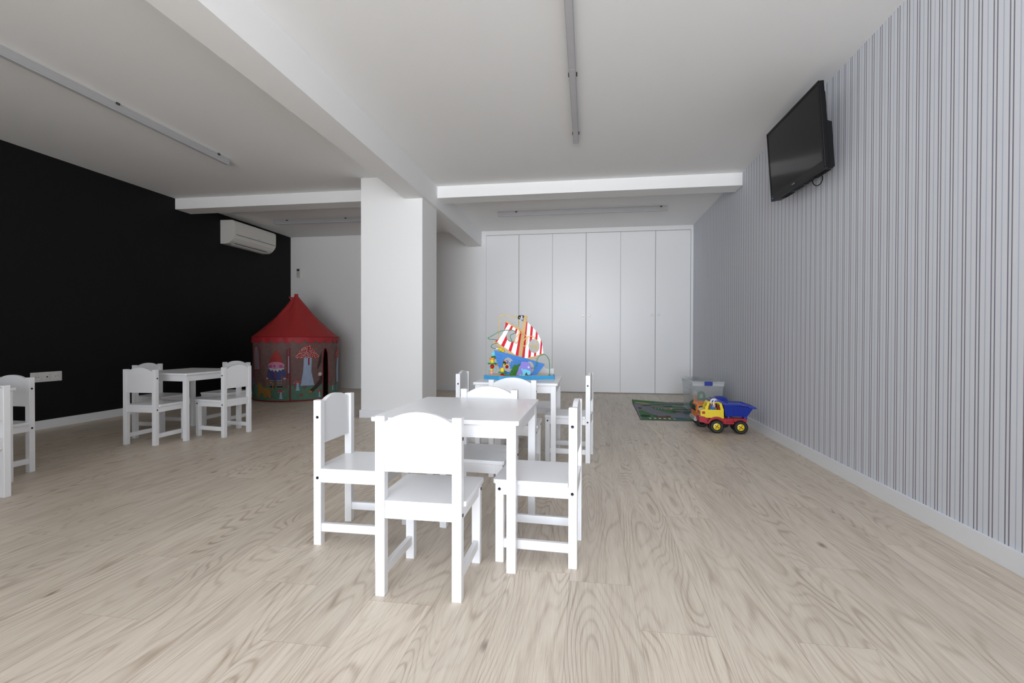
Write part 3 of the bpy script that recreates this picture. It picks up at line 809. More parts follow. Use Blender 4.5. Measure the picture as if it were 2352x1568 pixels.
# stacked beads: left column and front column
def stack(cx, yd, items):
    for nm, y, r, hh, m_, kind in items:
        q = MB(); c = P3(cx, y, yd)
        if kind == 'ball': q.ball(c, r, m_, 18, (1, 1, hh / r))
        elif kind == 'disc': q.lathe([(0, -hh), (r * .96, -hh), (r, -hh * .6), (r, hh * .6), (r * .96, hh), (0, hh)], c, (0, 0, 1), m_, 20)
        elif kind == 'gear':
            n = 24; L = [((r if k % 4 < 2 else r * .82) * math.cos(2 * PI * k / n), (r if k % 4 < 2 else r * .82) * math.sin(2 * PI * k / n)) for k in range(n)]
            q.prism([(c[0] + a, c[1] + e) for a, e in L], XY(c[2] - hh), 2 * hh, m_)
        q.build(nm, sh)
stack(225, 0.010, [('bead', 1362, .0118, .0135, 'b_pink', 'ball'), ('bead', 1395, .0070, .003, 'b_purple', 'disc'), ('bead', 1298, .0135, .0055, 'b_yel', 'disc')])
stack(240, 0.010, [('bead', 1225, .0138, .0145, 'b_red', 'ball'), ('leaf_bead', 1162, .030, .0045, 'b_green', 'gear'), ('bead', 1115, .0140, .012, 'b_yel', 'disc'), ('bead', 1055, .0175, .006, 'b_orange', 'disc')])
MB().box(P3(165, 1303, -.004), P3(195, 1275, .012), 'b_cyan', 0.001).box(P3(300, 1303, -.004), P3(332, 1275, .012), 'b_cyan', 0.001).build('cyan_bead', sh)
MB().prism(PP(smooth2([(232, 985), (222, 930), (260, 905), (297, 890), (310, 960), (270, 1000)], sub=3)), XZ(0.018), 0.010, 'b_cyan').build('fish_bead', sh)
MB().ball(P3(285, 985, .030), 0.0095, 'b_pink').build('bead', sh)
MB().ball(P3(270, 1030, .024), 0.0135, 'b_dkgreen', sc=(1.5, 1, .8)).build('bead', sh)
MB().ball(P3(345, 1190, .026), 0.010, 'b_orange', sc=(1.6, 1, .7)).build('bead', sh)
MB().tube([P3(225, 1400, .010), P3(228, 1300, .010), P3(240, 1200, .010), P3(250, 1060, .012), P3(280, 980, .02), P3(320, 900, .026)], 0.0022, 'b_grnwire', 8).build('wire', sh)
stack(502, -0.055, [('bead', 1398, .0130, .0130, 'b_red', 'ball'), ('leaf_bead', 1337, .0250, .0040, 'b_green', 'gear'), ('bead', 1284, .0140, .0130, 'b_yel', 'disc')])
MB().ball(P3(420, 850, .034), 0.017, 'b_yel', sc=(1.2, 1, .9)).ball(P3(470, 890, .034), 0.012, 'b_yel').build('bead', sh)
MB().lathe([(0, -.012), (.009, -.012), (.009, .012), (0, .012)], P3(350, 835, .034), (1, 0, .2), 'chrome', 14).build('bead', sh)

# ------------------------------------------------------------------ play tent (round, cloth over hoops)
TCX, TCY, RT, ZR, ZV = -3.68, 5.766, 0.50, 0.765, 0.700
tn = thing('play_tent', 'round red-roofed play tent printed with a gnome and toadstools', 'play tent', (TCX, TCY, 0))
A0 = R(-57.5)                                     # the side that faces into the room
def tent(phi0, off=0.0):
    """x: metres along the wall from the angle phi0 (degrees), v: height"""
    def f(x, v, d):
        a = A0 + R(phi0) + x / RT
        r = RT + off + d + 0.006 * math.sin(5 * a + 9 * v) * math.sin(PI * min(max(v / ZR, 0), 1)) + 0.003 * math.sin(17 * a + 3 * v)
        return (r * math.cos(a), r * math.sin(a), v)
    return f
def poly(L, n=8):
    out = []
    for i, p in enumerate(L):
        q = L[(i + 1) % len(L)]
        for k in range(n): out.append((p[0] + (q[0] - p[0]) * k / n, p[1] + (q[1] - p[1]) * k / n))
    return out
def print_(b, phi, L, m_, off):
    """a flat print laid on the round wall: triangles halved until they follow the curve"""
    fn = tent(phi, off); fs = []
    def cut(t, depth=0):
        e = [(abs(t[i][0] - t[(i + 1) % 3][0]), i) for i in range(3)]
        d, i = max(e)
        if d < .022 or depth > 9:
            try: fs.append(b.bm.faces.new([b.bm.verts.new(fn(u, v, 0)) for u, v in t]))
            except ValueError: pass
            return
        a, c, o = t[i], t[(i + 1) % 3], t[(i + 2) % 3]
        m = ((a[0] + c[0]) / 2, (a[1] + c[1]) / 2)
        cut((a, m, o), depth + 1); cut((m, c, o), depth + 1)
    for t in geometry.tessellate_polygon([[Vector((u, v, 0)) for u, v in L]]): cut([L[i] for i in t])
    b._paint(fs, m_)
def disc(x, v, r, n=9): return [(x + r * math.cos(2 * PI * t / n), v + r * math.sin(2 * PI * t / n)) for t in range(n)]
b = MB()
NP, f = 180, tent(0)
rnd = random.Random(3)
gz = [0.185 + 0.030 * math.sin(k * 0.9) + 0.018 * math.sin(k * 2.3 + 1) + rnd.uniform(-.022, .022) for k in range(NP)]
dphi = 2 * PI / NP * RT
cols = []
H0, H1 = 18, 23                                   # doorway between these columns (36 to 46 degrees)
def door_top(k): return {18: .50, 19: .60, 20: .63, 21: .63, 22: .60, 23: .55}.get(k, .63)
cache = {}
def tv(k, v):
    key = (k % NP, round(v, 4))
    if key not in cache: cache[key] = b.bm.verts.new(f((k % NP) * dphi, v, 0))
    return cache[key]
gf, bf = [], []
for k in range(NP):
    j = k + 1
    def quad(v0, v1, w0, w1, store):
        vs = []
        for q in (tv(k, v0), tv(j, w0), tv(j, w1), tv(k, v1)):
            if q not in vs: vs.append(q)
        if len(vs) > 2:
            try: store.append(b.bm.faces.new(vs))
            except ValueError: pass
    g0, g1 = gz[k], gz[j % NP]
    if H0 <= k < H1:
        lo0, lo1 = door_top(k), door_top(j)
    else:
        for t in range(3): quad(.008 + (g0 - .008) * t / 3, .008 + (g0 - .008) * (t + 1) / 3, .008 + (g1 - .008) * t / 3, .008 + (g1 - .008) * (t + 1) / 3, gf)
        lo0, lo1 = g0, g1
    for t in range(8): quad(lo0 + (ZR - lo0) * t / 8, lo0 + (ZR - lo0) * (t + 1) / 8, lo1 + (ZR - lo1) * t / 8, lo1 + (ZR - lo1) * (t + 1) / 8, bf)
b._paint(gf, 'n_green', True); b._paint(bf, 'n_brown', True)
# prints seen inside, through the doorway
fi = tent(0, -.004)
print_(b, 200, [(.0, .06), (.14, .06), (.14, .20), (.10, .24), (.02, .21)], 'n_ochre', -.006)
wall_b = b
# window with mesh at the left
win = [(-.065, .375), (.078, .375), (.072, .50), (.058, .59), (.030, .655), (-.010, .665), (-.045, .645), (-.062, .54)]
q = MB(); print_(q, -60, win, 'n_mesh', .004); wn_ = q.build('mesh_window', tn)
MB().tube([tent(-60, .006)(u, v, 0) for u, v in poly(win, 2)], .0042, 'n_pipe', 6, True, 1).build('piping', wn_)
# gnome
g = MB(); GP = -26
def gp(L): return [(x * .86, .17 + (y - .085) * .818) for x, y in L]
def gnome(L, m_, off): print_(g, GP, gp(L), m_, off)
gnome([(-.105, .445), (.09, .445), (.075, .50), (.045, .57), (.01, .635), (-.02, .60), (-.06, .53)], 'n_red', .004)
gnome([(-.10, .30), (.06, .30), (.105, .22), (.115, .215), (.135, .235), (.125, .32), (.085, .365), (-.09, .365), (-.125, .31), (-.125, .225), (-.105, .225)], 'n_navy', .004)
gnome([(-.085, .19), (.07, .19), (.065, .33), (-.09, .33)], 'n_navy', .0046)
gnome(smooth2([(-.115, .405), (-.07, .445), (0, .455), (.07, .445), (.115, .405), (.07, .365), (0, .35), (-.07, .365)], sub=2), 'n_pink', .0052)
for x in (-.075, .065): gnome(disc(x, .392, .026), 'n_cheek', .0060)
gnome(disc(-.018, .395, .018), 'n_cheek', .0060)
for x in (-.05, .035): gnome([(x - .02, .425), (x, .430), (x + .02, .425), (x, .434)], 'n_dbrown', .0060)
gnome([(-.115, .372), (-.06, .365), (0, .352), (.06, .362), (.115, .375), (.10, .345), (.085, .352), (.07, .328), (.045, .345), (.03, .31), (0, .34), (-.02, .312), (-.045, .342), (-.07, .325), (-.085, .348)], 'n_white', .0068)
for y in (.30, .27, .235): gnome(disc(-.012, y, .011), 'n_red', .0062)
for x in (-.13, .115): gnome(disc(x, .215, .017), 'n_pink', .0062)
for y in (.182, .160, .138, .116):
    for x0, x1 in ((-.09, -.025), (.015, .085)):
        gnome([(x0, y - .010), (x1, y - .010), (x1, y + .012), (x0, y + .012)], 'n_dbrown', .0050)
        for t in range(4): gnome([(x0 + (x1 - x0) * t / 4 + .002, y), (x0 + (x1 - x0) * (t + .75) / 4, y), (x0 + (x1 - x0) * (t + .75) / 4, y + .010), (x0 + (x1 - x0) * t / 4 + .002, y + .010)], 'n_white', .0056)
for x0, x1 in ((-.095, -.01), (.01, .10)): gnome([(x0, .085), (x1, .085), (x1 - .02, .112), (x0 + .01, .112)], 'n_dbrown', .0050)
g.build('gnome_print', tn)
# cat
g = MB()
print_(g, -46, [(-.10, .04), (-.07, .04), (-.065, .085), (-.01, .10), (.02, .04), (.05, .04), (.055, .09), (.085, .045), (.115, .045), (.10, .12), (.115, .15), (-.01, .17), (-.04, .195), (-.06, .225), (-.07, .21), (-.095, .23), (-.10, .20), (-.12, .175), (-.10, .15)], 'n_ochre', .004)
g.tube([tent(-46, .005)(u, v, 0) for u, v in ((.105, .13), (.135, .17), (.135, .21), (.105, .23), (.07, .225), (.06, .205))], .007, 'n_ochre', 6)
g.build('cat_print', tn)
def toadstool(name, phi, v, s_, nspots, seed=1, wide=1.0):
    g = MB(); off = .004
    print_(g, phi, [(-.16 * s_, v), (.17 * s_, v), (.09 * s_, v + .35 * s_), (.10 * s_, v + .72 * s_), (-.08 * s_, v + .72 * s_), (-.10 * s_, v + .35 * s_)], 'n_stem', off)
    cp = [(-.34, .70), (-.27, .665), (-.1, .69), (.1, .69), (.28, .665), (.34, .70), (.32, .76), (.22, .84), (.13, .95), (.03, 1.0), (-.08, .99), (-.17, .91), (-.25, .82), (-.33, .76)]
    print_(g, phi, [(x * s_ * wide, v + y * s_) for x, y in cp], 'n_red', off + .0010)
    rnd = random.Random(seed); done = []; tries = 0
    while len(done) < nspots and tries < 4000:
        tries += 1
        x, y = rnd.uniform(-.32, .32), rnd.uniform(.69, .98)
        if y > .74 and abs(x) > .335 - (y - .74) * 1.05: continue
        if any((x - p) ** 2 + (y - q_) ** 2 < (.0010 if s_ > .3 else .006) for p, q_ in done): continue
        done.append((x, y))
        g.flat(disc(x * s_ * wide, v + y * s_, rnd.uniform(.008, .015) * s_ * (1 if s_ > .3 else 2.2), 7), tent(phi, off + .0020), 'n_spot')
    g.build(name, tn)
toadstool('toadstool_print', 14, .185, .485, 75, 9, .85)
toadstool('toadstool_print', -19.5, .035, .115, 9, 5)
toadstool('toadstool_print', 1.5, .130, .130, 12, 12)
toadstool('toadstool_print', 31, .035, .095, 7, 13)
toadstool('toadstool_print', 56, .10, .09, 6, 14)
toadstool('toadstool_print', 68, .10, .09, 6, 15)
toadstool('toadstool_print', -72, .19, .13, 6, 16)
toadstool('toadstool_print', 77, .19, .45, 40, 19, .8)
g = wall_b                                        # the remaining prints belong to the wall cloth itself
print_(g, 14, [(.004, .43), (.020, .43), (.022, .65), (.006, .65)], 'n_pipe', .0075)
print_(g, 22, [(-.06, .095), (-.03, .085), (.04, .14), (.11, .20), (.12, .26), (.10, .33), (.075, .32), (.08, .25), (.02, .18), (-.05, .125)], 'n_dbrown', .004)
print_(g, 22, [(-.07, .10), (-.03, .088), (-.01, .11), (-.05, .13)], 'n_ochre', .0048)
print_(g, 22, disc(.082, .315, .024), 'n_spot', .0048)
print_(g, 27, [(.0, .36), (.055, .46), (.065, .60), (.03, .52), (.01, .44)], 'n_dbrown', .004)
for ph, v in ((6, .075), (-33, .06), (26, .66), (-70, .05)): print_(g, ph, disc(0, v, .016), 'n_red', .004)
print_(g, -82, [(-.03, .10), (.03, .10), (.035, .30), (.0, .36), (-.03, .33)], 'n_purple', .004)
g.build('wall', tn)
# piping on the doorway, the seam at the front, the hem and the eaves
fd = tent(0, .004)
aa = lambda k: (k * dphi)
MB().tube([fd(aa(18), .01, 0), fd(aa(18), .25, 0), fd(aa(18) - .004, .40, 0), fd(aa(18), .50, 0), fd(aa(19), .60, 0), fd(aa(20), .63, 0), fd(aa(21), .63, 0), fd(aa(22), .60, 0), fd(aa(23), .55, 0), fd(aa(23), .30, 0), fd(aa(23), .01, 0)], .0045, 'n_pipe', 6, False, 2).build('door_piping', tn)
q = MB(); print_(q, -9.5, [(-.010, .34), (.008, .34), (.006, .54), (-.008, .54)], 'n_stem', .005); q.build('mesh_window', tn)
MB().tube([tent(-11.5, .005)(0, v, 0) for v in (.28, .4, .5, .62)], .005, 'n_pipe', 6).tube([tent(-8, .005)(0.002 * math.sin(9 * v), v, 0) for v in (.012, .2, .4, .55, .64)], .0075, 'n_pipe', 6).build('seam_piping', tn)
MB().prism([(RT * .985 * math.cos(2 * PI * k / 48), RT * .985 * math.sin(2 * PI * k / 48)) for k in range(48)], XY(0.002), 0.004, 'n_red').build('groundsheet', tn)
MB().tube([tent(0, .003)(k * 2 * PI * RT / 72, .009, 0) for k in range(72)], .007, 'n_pipe', 6, True, 1).build('hem', tn)
MB().tube([tent(0, .010)(k * 2 * PI * RT / 72, ZR + .003, 0) for k in range(72)], .0055, 'n_pipe', 6, True, 1).build('eaves_piping', tn)
# roof with soft folds
b = MB(); NA, NV = 96, 18; ring = []
apex = Vector((0.0, 0.0, 1.318))
for j in range(NV + 1):
    t = j / NV; row = []
    for i in range(NA):
        a = A0 + 2 * PI * i / NA
        r = (RT + .012) * (1 - t)
        r -= .030 * math.sin(PI * t) * (1 - .3 * math.cos(6 * (a - A0)))
        r += .0075 * math.sin(PI * t) * (math.sin(7 * a + 5 * t) + .6 * math.sin(13 * a - 8 * t)) * (.3 + t)
        r = max(r, .022)
        row.append(b.bm.verts.new((r * math.cos(a), r * math.sin(a), ZR + (apex.z - ZR) * t)))
    ring.append(row)
fs = [b.bm.faces.new((ring[j][i], ring[j][(i + 1) % NA], ring[j + 1][(i + 1) % NA], ring[j + 1][i])) for j in range(NV) for i in range(NA)]
fs.append(b.bm.faces.new(ring[-1]))
b._paint(fs, 'n_roof', True)
b.build('roof', tn)
b = MB(); NS = 25
n = NS * 10; f = tent(-90, .010)
vt = [b.bm.verts.new(f(k * 2 * PI * RT / n, ZR + .004, 0)) for k in range(n)]
vb = [b.bm.verts.new(f(k * 2 * PI * RT / n, ZV + .030 - .036 * abs(math.sin(PI * k / 10)) ** .6, .004 * math.sin(k * .7))) for k in range(n)]
b._paint([b.bm.faces.new((vb[k], vb[(k + 1) % n], vt[(k + 1) % n], vt[k])) for k in range(n)], 'n_val', True)
b.build('valance', tn)
MB().prism([(-.015, 1.268), (-.07, 1.285), (-.088, 1.278), (-.065, 1.252), (-.02, 1.258)], lambda u, v, d: (u, -.03 + d, v), .004, 'n_roof').build('tab', tn)

# ------------------------------------------------------------------ road rug
RX, RY, RW, RD = 0.505, 4.68, 0.80, 1.27
def rug_z(u, v):          # the far left corner curls up a little
    c = max(0.0, 1 - math.hypot(u / .20, (RD - v) / .24))
    wv = 0.0015 * math.sin(7 * u + 3 * v) * (v / RD)
    return 0.0035 + 0.028 * c * c + max(0, wv)
def rug3(u, v, d): return (RX + u - 0.012 * (v / RD) * 0 + 0.035 * (v / RD), RY + v, rug_z(u, v) + d)
b = MB(); nu, nv = 24, 40; grid = []
for j in range(nv + 1):
    grid.append([(b.bm.verts.new(rug3(RW * i / nu, RD * j / nv, 0)), b.bm.verts.new(rug3(RW * i / nu, RD * j / nv, -0.003))) for i in range(nu + 1)])
ft, fb_ = [], []
for j in range(nv):
    for i in range(nu):
        ft.append(b.bm.faces.new((grid[j][i][0], grid[j][i + 1][0], grid[j + 1][i + 1][0], grid[j + 1][i][0])))
        fb_.append(b.bm.faces.new((grid[j][i][1], grid[j + 1][i][1], grid[j + 1][i + 1][1], grid[j][i + 1][1])))
for j in range(nv):
    for i in (0, nu): fb_.append(b.bm.faces.new((grid[j][i][0], grid[j + 1][i][0], grid[j + 1][i][1], grid[j][i][1])))
for i in range(nu):
    for j in (0, nv): fb_.append(b.bm.faces.new((grid[j][i][0], grid[j][i + 1][0], grid[j][i + 1][1], grid[j][i][1])))
b._paint(ft, 'r_road'); b._paint(fb_, 'r_edge')
rug = b.build('play_rug')
tag(rug, 'grey and green printed road play rug by the toy trucks', 'rug')
b = MB()
def rp_(L, m_, h=.0012, sm=True):
    L = smooth2(L, sub=4) if sm else poly(L, 4)
    b.flat(L, lambda u, v, d: rug3(u, v, h), m_)
e = .02
# green areas (rug coordinates: u to the right, v away from the camera)
rp_([(.00, 1.27), (.00, 1.12), (.06, 1.10), (.16, 1.16), (.30, 1.25), (.45, 1.24), (.44, 1.27)], 'r_green', sm=False)
rp_([(.17, 1.06), (.30, 1.12), (.48, 1.16), (.62, 1.15), (.60, 1.10), (.42, 1.08), (.26, 1.01)], 'r_green')
rp_([(.07, .97), (.14, 1.02), (.20, .96), (.14, .92)], 'r_green')
rp_([(.30, .93), (.45, 1.02), (.60, 1.01), (.66, .95), (.50, .90), (.36, .88)], 'r_green')
rp_([(.18, .85), (.28, .80), (.42, .78), (.55, .80), (.66, .74), (.60, .66), (.48, .70), (.40, .62), (.40, .54), (.36, .42), (.30, .47), (.24, .62)], 'r_green')
rp_([(.48, .44), (.46, .56), (.56, .54), (.70, .46), (.80, .44), (.80, .38), (.62, .36)], 'r_green')
rp_([(.01, .01), (.02, .55), (.05, .62), (.10, .48), (.14, .34), (.20, .20), (.34, .14), (.50, .12), (.79, .03), (.79, .01)], 'r_green', sm=False)
rp_([(.62, .66), (.72, .62), (.79, .64), (.79, .52), (.70, .50)], 'r_green')
rp_([(.66, .80), (.79, .86), (.79, .74), (.72, .72)], 'r_green')
# dark green trees, ponds, tracks, little buildings
for u, v, a, c in ((.135, .985, .05, .022), (.06, .22, .05, .07), (.40, .545, .055, .035), (.50, .545, .05, .02), (.05, .75, .02, .05), (.36, .93, .05, .018)):
    rp_([(u + a * math.cos(t * PI / 5), v + c * math.sin(t * PI / 5) * (1.15 if t % 2 else .85)) for t in range(10)], 'r_dgreen', .0018)
for u, v, a, c, m_ in ((.345, .745, .026, .028, 'r_blue'), (.545, .70, .05, .03, 'r_blue'), (.52, .42, .075, .03, 'r_blue'), (.37, .11, .065, .06, 'r_teal'), (.60, .09, .07, .03, 'r_teal'), (.40, .12, .03, .035, 'r_brown')):
    rp_([(u + a * math.cos(t * PI / 6), v + c * math.sin(t * PI / 6)) for t in range(12)], m_, .0022)
rp_([(.305, .73), (.33, .79), (.39, .79), (.50, .76), (.57, .70), (.60, .70), (.50, .785), (.40, .765), (.375, .71), (.33, .70)], 'r_tan', .0020)
rp_([(.02, 1.165), (.06, 1.13), (.17, 1.13), (.20, 1.165), (.10, 1.185)], 'r_tan', .0020)
rp_([(.06, 1.15), (.12, 1.145), (.18, 1.155), (.12, 1.17)], 'r_brown', .0026)
rp_([(.60, .33), (.68, .30), (.79, .28), (.79, .31), (.68, .335)], 'r_tan', .0020)
for t in range(9):
    u = .20 + t * .0145; v = .775 - .02 * math.sin(t / 8 * PI)
    rp_([(u, v - .03), (u + .007, v - .03), (u + .004, v + .03), (u - .003, v + .03)], 'r_white' if t % 2 else 'r_red', .0022, False)
for t in range(11):
    u = .085 + t * .022
    rp_([(u, .06), (u + .022, .06), (u + .018, .105), (u - .004, .105)], 'r_white' if t % 2 == 0 else 'r_red', .0022, False)
rp_([(.16, .20), (.20, .155), (.28, .15), (.30, .20), (.24, .245)], 'r_brown', .0024)
rp_([(.14, .215), (.17, .20), (.18, .235), (.15, .245)], 'r_dgreen', .0026); rp_([(.25, .215), (.29, .20), (.30, .23), (.26, .25)], 'r_dgreen', .0028)
rp_([(.42, .975), (.60, .955), (.60, .975), (.42, .995)], 'r_white', .0022, False)
rp_([(.52, .96), (.57, .985), (.66, .93), (.70, .88), (.66, .875), (.60, .91), (.55, .90), (.54, .935)], 'r_white', .0026, False)
rp_([(.56, .90), (.60, .89), (.62, .92), (.58, .93)], 'r_red', .0030, False)
pr = b.build('road_print', rug)
b = MB()
b.tube([rug3(u, v, 0) for u, v in poly([(0, 0), (RW, 0), (RW, RD), (0, RD)], 14)], .0032, 'r_edge', 6, True, 1)
b.build('border', rug)

# ------------------------------------------------------------------ toy dump truck
dt = thing('toy_dump_truck', 'toy dump truck with yellow cab, red chassis and blue tipper', 'toy truck', (0.908, 4.130, 0), R(-3))
DW = 0.155
def wheel(parent, x, y0, y1, r, hub, name='wheel'):
    """tyre between y0 (outer face, towards the camera when y0 < y1) and y1"""
    q = MB(); n = 28; c = (y0 + y1) / 2; hw = abs(y1 - y0) / 2
    prof = [(r * .52, -hw * .80), (r * .60, -hw), (r * .86, -hw), (r * .97, -hw * .75), (r, -hw * .45), (r, hw * .45), (r * .97, hw * .75), (r * .86, hw), (r * .60, hw), (r * .52, hw * .80)]
    q.lathe(prof, (x, c, r), (0, 1, 0), 'tyre', 36)
    for k in range(n):
        a = 2 * PI * k / n
        p_ = Vector((x + math.cos(a) * r * .985, c, r + math.sin(a) * r * .985)); d = Vector((math.cos(a), 0, math.sin(a))); tt = Vector((-d.z, 0, d.x))
        vs = []
        for sy in (-.92, .92):
            for ru, tu in ((-.02, -.07), (.012, -.05), (.012, .05), (-.02, .07)):
                vs.append(q.bm.verts.new(p_ + d * (ru * r) + tt * (tu * r) + Vector((0, sy * hw, 0))))
        fs = [q.bm.faces.new([vs[i] for i in ix]) for ix in ((0, 1, 2, 3), (7, 6, 5, 4), (0, 4, 5, 1), (1, 5, 6, 2), (2, 6, 7, 3), (3, 7, 4, 0))]
        q._paint(fs, 'tyre')
    wv = q.build(name, parent)
    if hub:
        s_ = -1 if y0 < y1 else 1
        for sd in (s_,):
            f_ = c + sd * hw * .62
            h_ = MB().lathe([(r * .54, -.002), (r * .50, .003), (r * .44, .004), (0, .004)], (x, f_, r), (0, sd, 0), hub, 28)
            for k in range(4):
                a = PI / 4 + k * PI / 2 + .2
                h_.cyl((x + math.cos(a) * r * .29, f_ + sd * .0040, r + math.sin(a) * r * .29), (x + math.cos(a) * r * .29, f_ + sd * .0046, r + math.sin(a) * r * .29), r * .075, 'b_black', 10)
            h_.build('hub', wv)
            MB().lathe([(r * .13, 0), (r * .12, .004), (0, .005)], (x, f_ + sd * .004, r), (0, sd, 0), 't_red', 18).build('hub_cap', wv)
    return wv
WF, WR, RWH = 0.134, 0.3145, 0.0535
for x in (WF, WR):
    wheel(dt, x, 0.0, 0.046, RWH, 't_yel'); wheel(dt, x, DW, DW - 0.046, RWH, 't_yel')
ch = MB()
arc = [(WF + .079 * math.cos(R(a)), RWH + .079 * math.sin(R(a))) for a in range(172, 14, -9)]
arci = [(WF + .064 * math.cos(R(a)), RWH + .064 * math.sin(R(a))) for a in range(18, 172, 9)]
prof = [(0.0, .088), (0.0, .125), (.012, .135), (.045, .128)] + [p for p in arc if p[1] > .085] + [(.22, .092), (.262, .092), (.262, .080)] + [p for p in arci if p[1] > .080] + [(.052, .080)]
ch.prism(prof, lambda u, v, d: (u, .004 + d, v), .042, 't_red')
ch.prism(prof, lambda u, v, d: (u, DW - .046 + d, v), .042, 't_red')
ch.box((0.004, .046, .084), (.055, DW - .046, .134), 't_red', .004)
ch.box((.05, .048, .066), (.36, DW - .048, .115), 't_red', .003).box((.19, .030, .086), (.262, DW - .030, .118), 't_red', .003)
ch.box((.262, .030, .090), (.364, DW - .030, .120), 't_red', .003)
ch.build('chassis', dt)
MB().cyl((WF, .02, RWH), (WF, DW - .02, RWH), .006, 'dark', 10).build('axle', dt)
MB().cyl((WR, .02, RWH), (WR, DW - .02, RWH), .006, 'dark', 10).build('axle', dt)
cb = MB()
side = [(.012, .122), (.010, .172), (.020, .184), (.046, .190), (.062, .244), (.076, .2525), (.150, .2525), (.172, .242), (.186, .190), (.189, .118), (.060, .118)]
side = [p for p in side if p != (.060, .118)] + [(.150, .118), (.134, .138), (.09, .132), (.06, .112)]
sidew = [(.0655, .190), (.079, .236), (.088, .241), (.145, .241), (.154, .234), (.163, .190), (.160, .187), (.070, .187)]
side = [(.012, .122), (.010, .172), (.020, .184), (.046, .190), (.062, .244), (.076, .2525), (.150, .2525), (.172, .242), (.186, .190), (.189, .118)]
for y in (.018, DW - .025): cb.prism([side, sidew], lambda u, v, d, y=y: (u, y + d, v), .007, 't_yel')
cb.prism([(.012, .122), (.010, .172), (.020, .184), (.046, .190), (.050, .184), (.026, .176), (.018, .168), (.020, .122)], lambda u, v, d: (u, .025 + d, v), DW - .05, 't_yel')
cb.prism([(.060, .240), (.076, .2525), (.150, .2525), (.172, .242), (.168, .236), (.148, .246), (.078, .246), (.068, .238)], lambda u, v, d: (u, .025 + d, v), DW - .05, 't_yel')
cb.box((.183, .025, .118), (.189, DW - .025, .195), 't_yel').box((.168, .025, .118), (.1835, DW - .025, .1215), 't_yel')
cb.box((.046, .025, .186), (.0535, .034, .215), 't_yel').box((.046, DW - .034, .186), (.0535, DW - .025, .215), 't_yel')
cb.build('cab', dt)
MB().box((.022, .0145, .152), (.046, .0185, .172), 't_red', .002).build('headlight', dt)
for y in (.034, DW - .056): MB().box((.0065, y, .150), (.0115, y + .022, .170), 't_red', .001).build('headlight', dt)
MB().box((.10, .045, .120), (.165, DW - .045, .175), 't_red', .006).box((.15, .045, .17), (.165, DW - .045, .215), 't_red', .005).build('seat', dt)
dr = MB().ball((.110, .060, .196), .021, 'b_blue', sc=(1, .9, .9)).ball((.098, .045, .188), .010, 'b_blue').ball((.120, .046, .190), .009, 'b_blue')
d_ = dr.build('driver_figure', dt)
sm = MB()
for k in range(5): sm.box((.105 + .0005 * k, .046, .205 + k * .006), (.130, .078, .211 + k * .006), 'b_red' if k % 2 else 'b_white', .001)
sm.build('striped_shirt', d_)
MB().ball((.105, .060, .236), .011, 'skin').build('head', d_)
MB().ball((.094, .043, .178), .0065, 'skin').build('hand', d_)
# tipper
bd = MB()
bt = [(.206, .042), (.206, DW - .042), (.368, DW - .042), (.368, .042)]      # floor corners (x, y)
tp = [(.188, .012), (.188, DW - .012), (.405, DW - .012), (.405, .012)]      # rim corners
zt = [.232, .232, .206, .206]
vo = [bd.bm.verts.new((x, y, .134)) for x, y in bt]; vt_ = [bd.bm.verts.new((x, y, z)) for (x, y), z in zip(tp, zt)]
vi = [bd.bm.verts.new((x + (.006 if x < .3 else -.006), y + (.005 if y < .1 else -.005), .139)) for x, y in bt]
vti = [bd.bm.verts.new((x + (.005 if x < .3 else -.005), y + (.005 if y < .1 else -.005), z)) for (x, y), z in zip(tp, zt)]
fs = [bd.bm.faces.new(vo)]
for i in range(4):
    j = (i + 1) % 4
    fs += [bd.bm.faces.new((vo[i], vo[j], vt_[j], vt_[i])), bd.bm.faces.new((vi[i], vi[j], vti[j], vti[i])), bd.bm.faces.new((vt_[i], vt_[j], vti[j], vti[i]))]
fs.append(bd.bm.faces.new(vi)); bd._paint(fs, 't_blue')
bd.build('tipper', dt)
rm = MB()
ribs = MB()
for y, s_ in ((.012, -1), (DW - .012, 1)):
    ya, yb_ = sorted((y, y + s_ * .012))
    rm.prism([(.178, .2325), (.178, .244), (.345, .244), (.426, .216), (.430, .204), (.405, .203), (.338, .2325)], lambda u, v, d, ya=ya: (u, ya + d, v), yb_ - ya, 't_blue')
rm.prism([(.085, .262), (.098, .252), (.150, .2545), (.182, .238), (.196, .232), (.199, .244), (.186, .250), (.155, .268), (.098, .270)], lambda u, v, d: (u, .004 + d, v), DW - .008, 't_blue')
rm.prism([(.404, .203), (.430, .204), (.426, .216), (.40, .225)], lambda u, v, d: (u, .0125 + d, v), DW - .025, 't_blue')
rm.build('tipper_rim', dt)
for x in (.215, .262, .310, .348):
    w_ = .026
    y_at = lambda z: .042 - (z - .134) / (.222 - .134) * .030
    ribs.prism([(x, .148), (x + w_, .148), (x + w_, .205), (x, .205)], lambda u, v, d: (u, y_at(v) - .0006 - d, v), .0022, 't_blue')
ribs.build('side_rib', dt)
MB().box((.222, .040, .113), (.234, .056, .136), 't_blue').box((.345, .040, .113), (.369, .056, .136), 't_blue').box((.345, DW - .056, .113), (.369, DW - .040, .136), 't_blue').build('tipper_hinge', dt)

cl = MB()
for s_ in (-1, 1):
    cl.tube([(.128, -.006 + s_ * .008, .272), (.108, -.006 + s_ * .011, .276), (.090, -.006 + s_ * .010, .268), (.082, -.006 + s_ * .007, .254), (.086, -.006 + s_ * .003, .244)], .0050, 'b_white', 8)
cl.tube([(.122, -.008, .272), (.108, -.010, .262), (.104, -.012, .246), (.106, -.012, .228)], .0045, 'b_white', 8)
cl.build('claw', dt)
MB().cyl((.124, -.020, .268), (.124, .010, .268), .0085, 'b_purple', 16).build('pivot', dt)

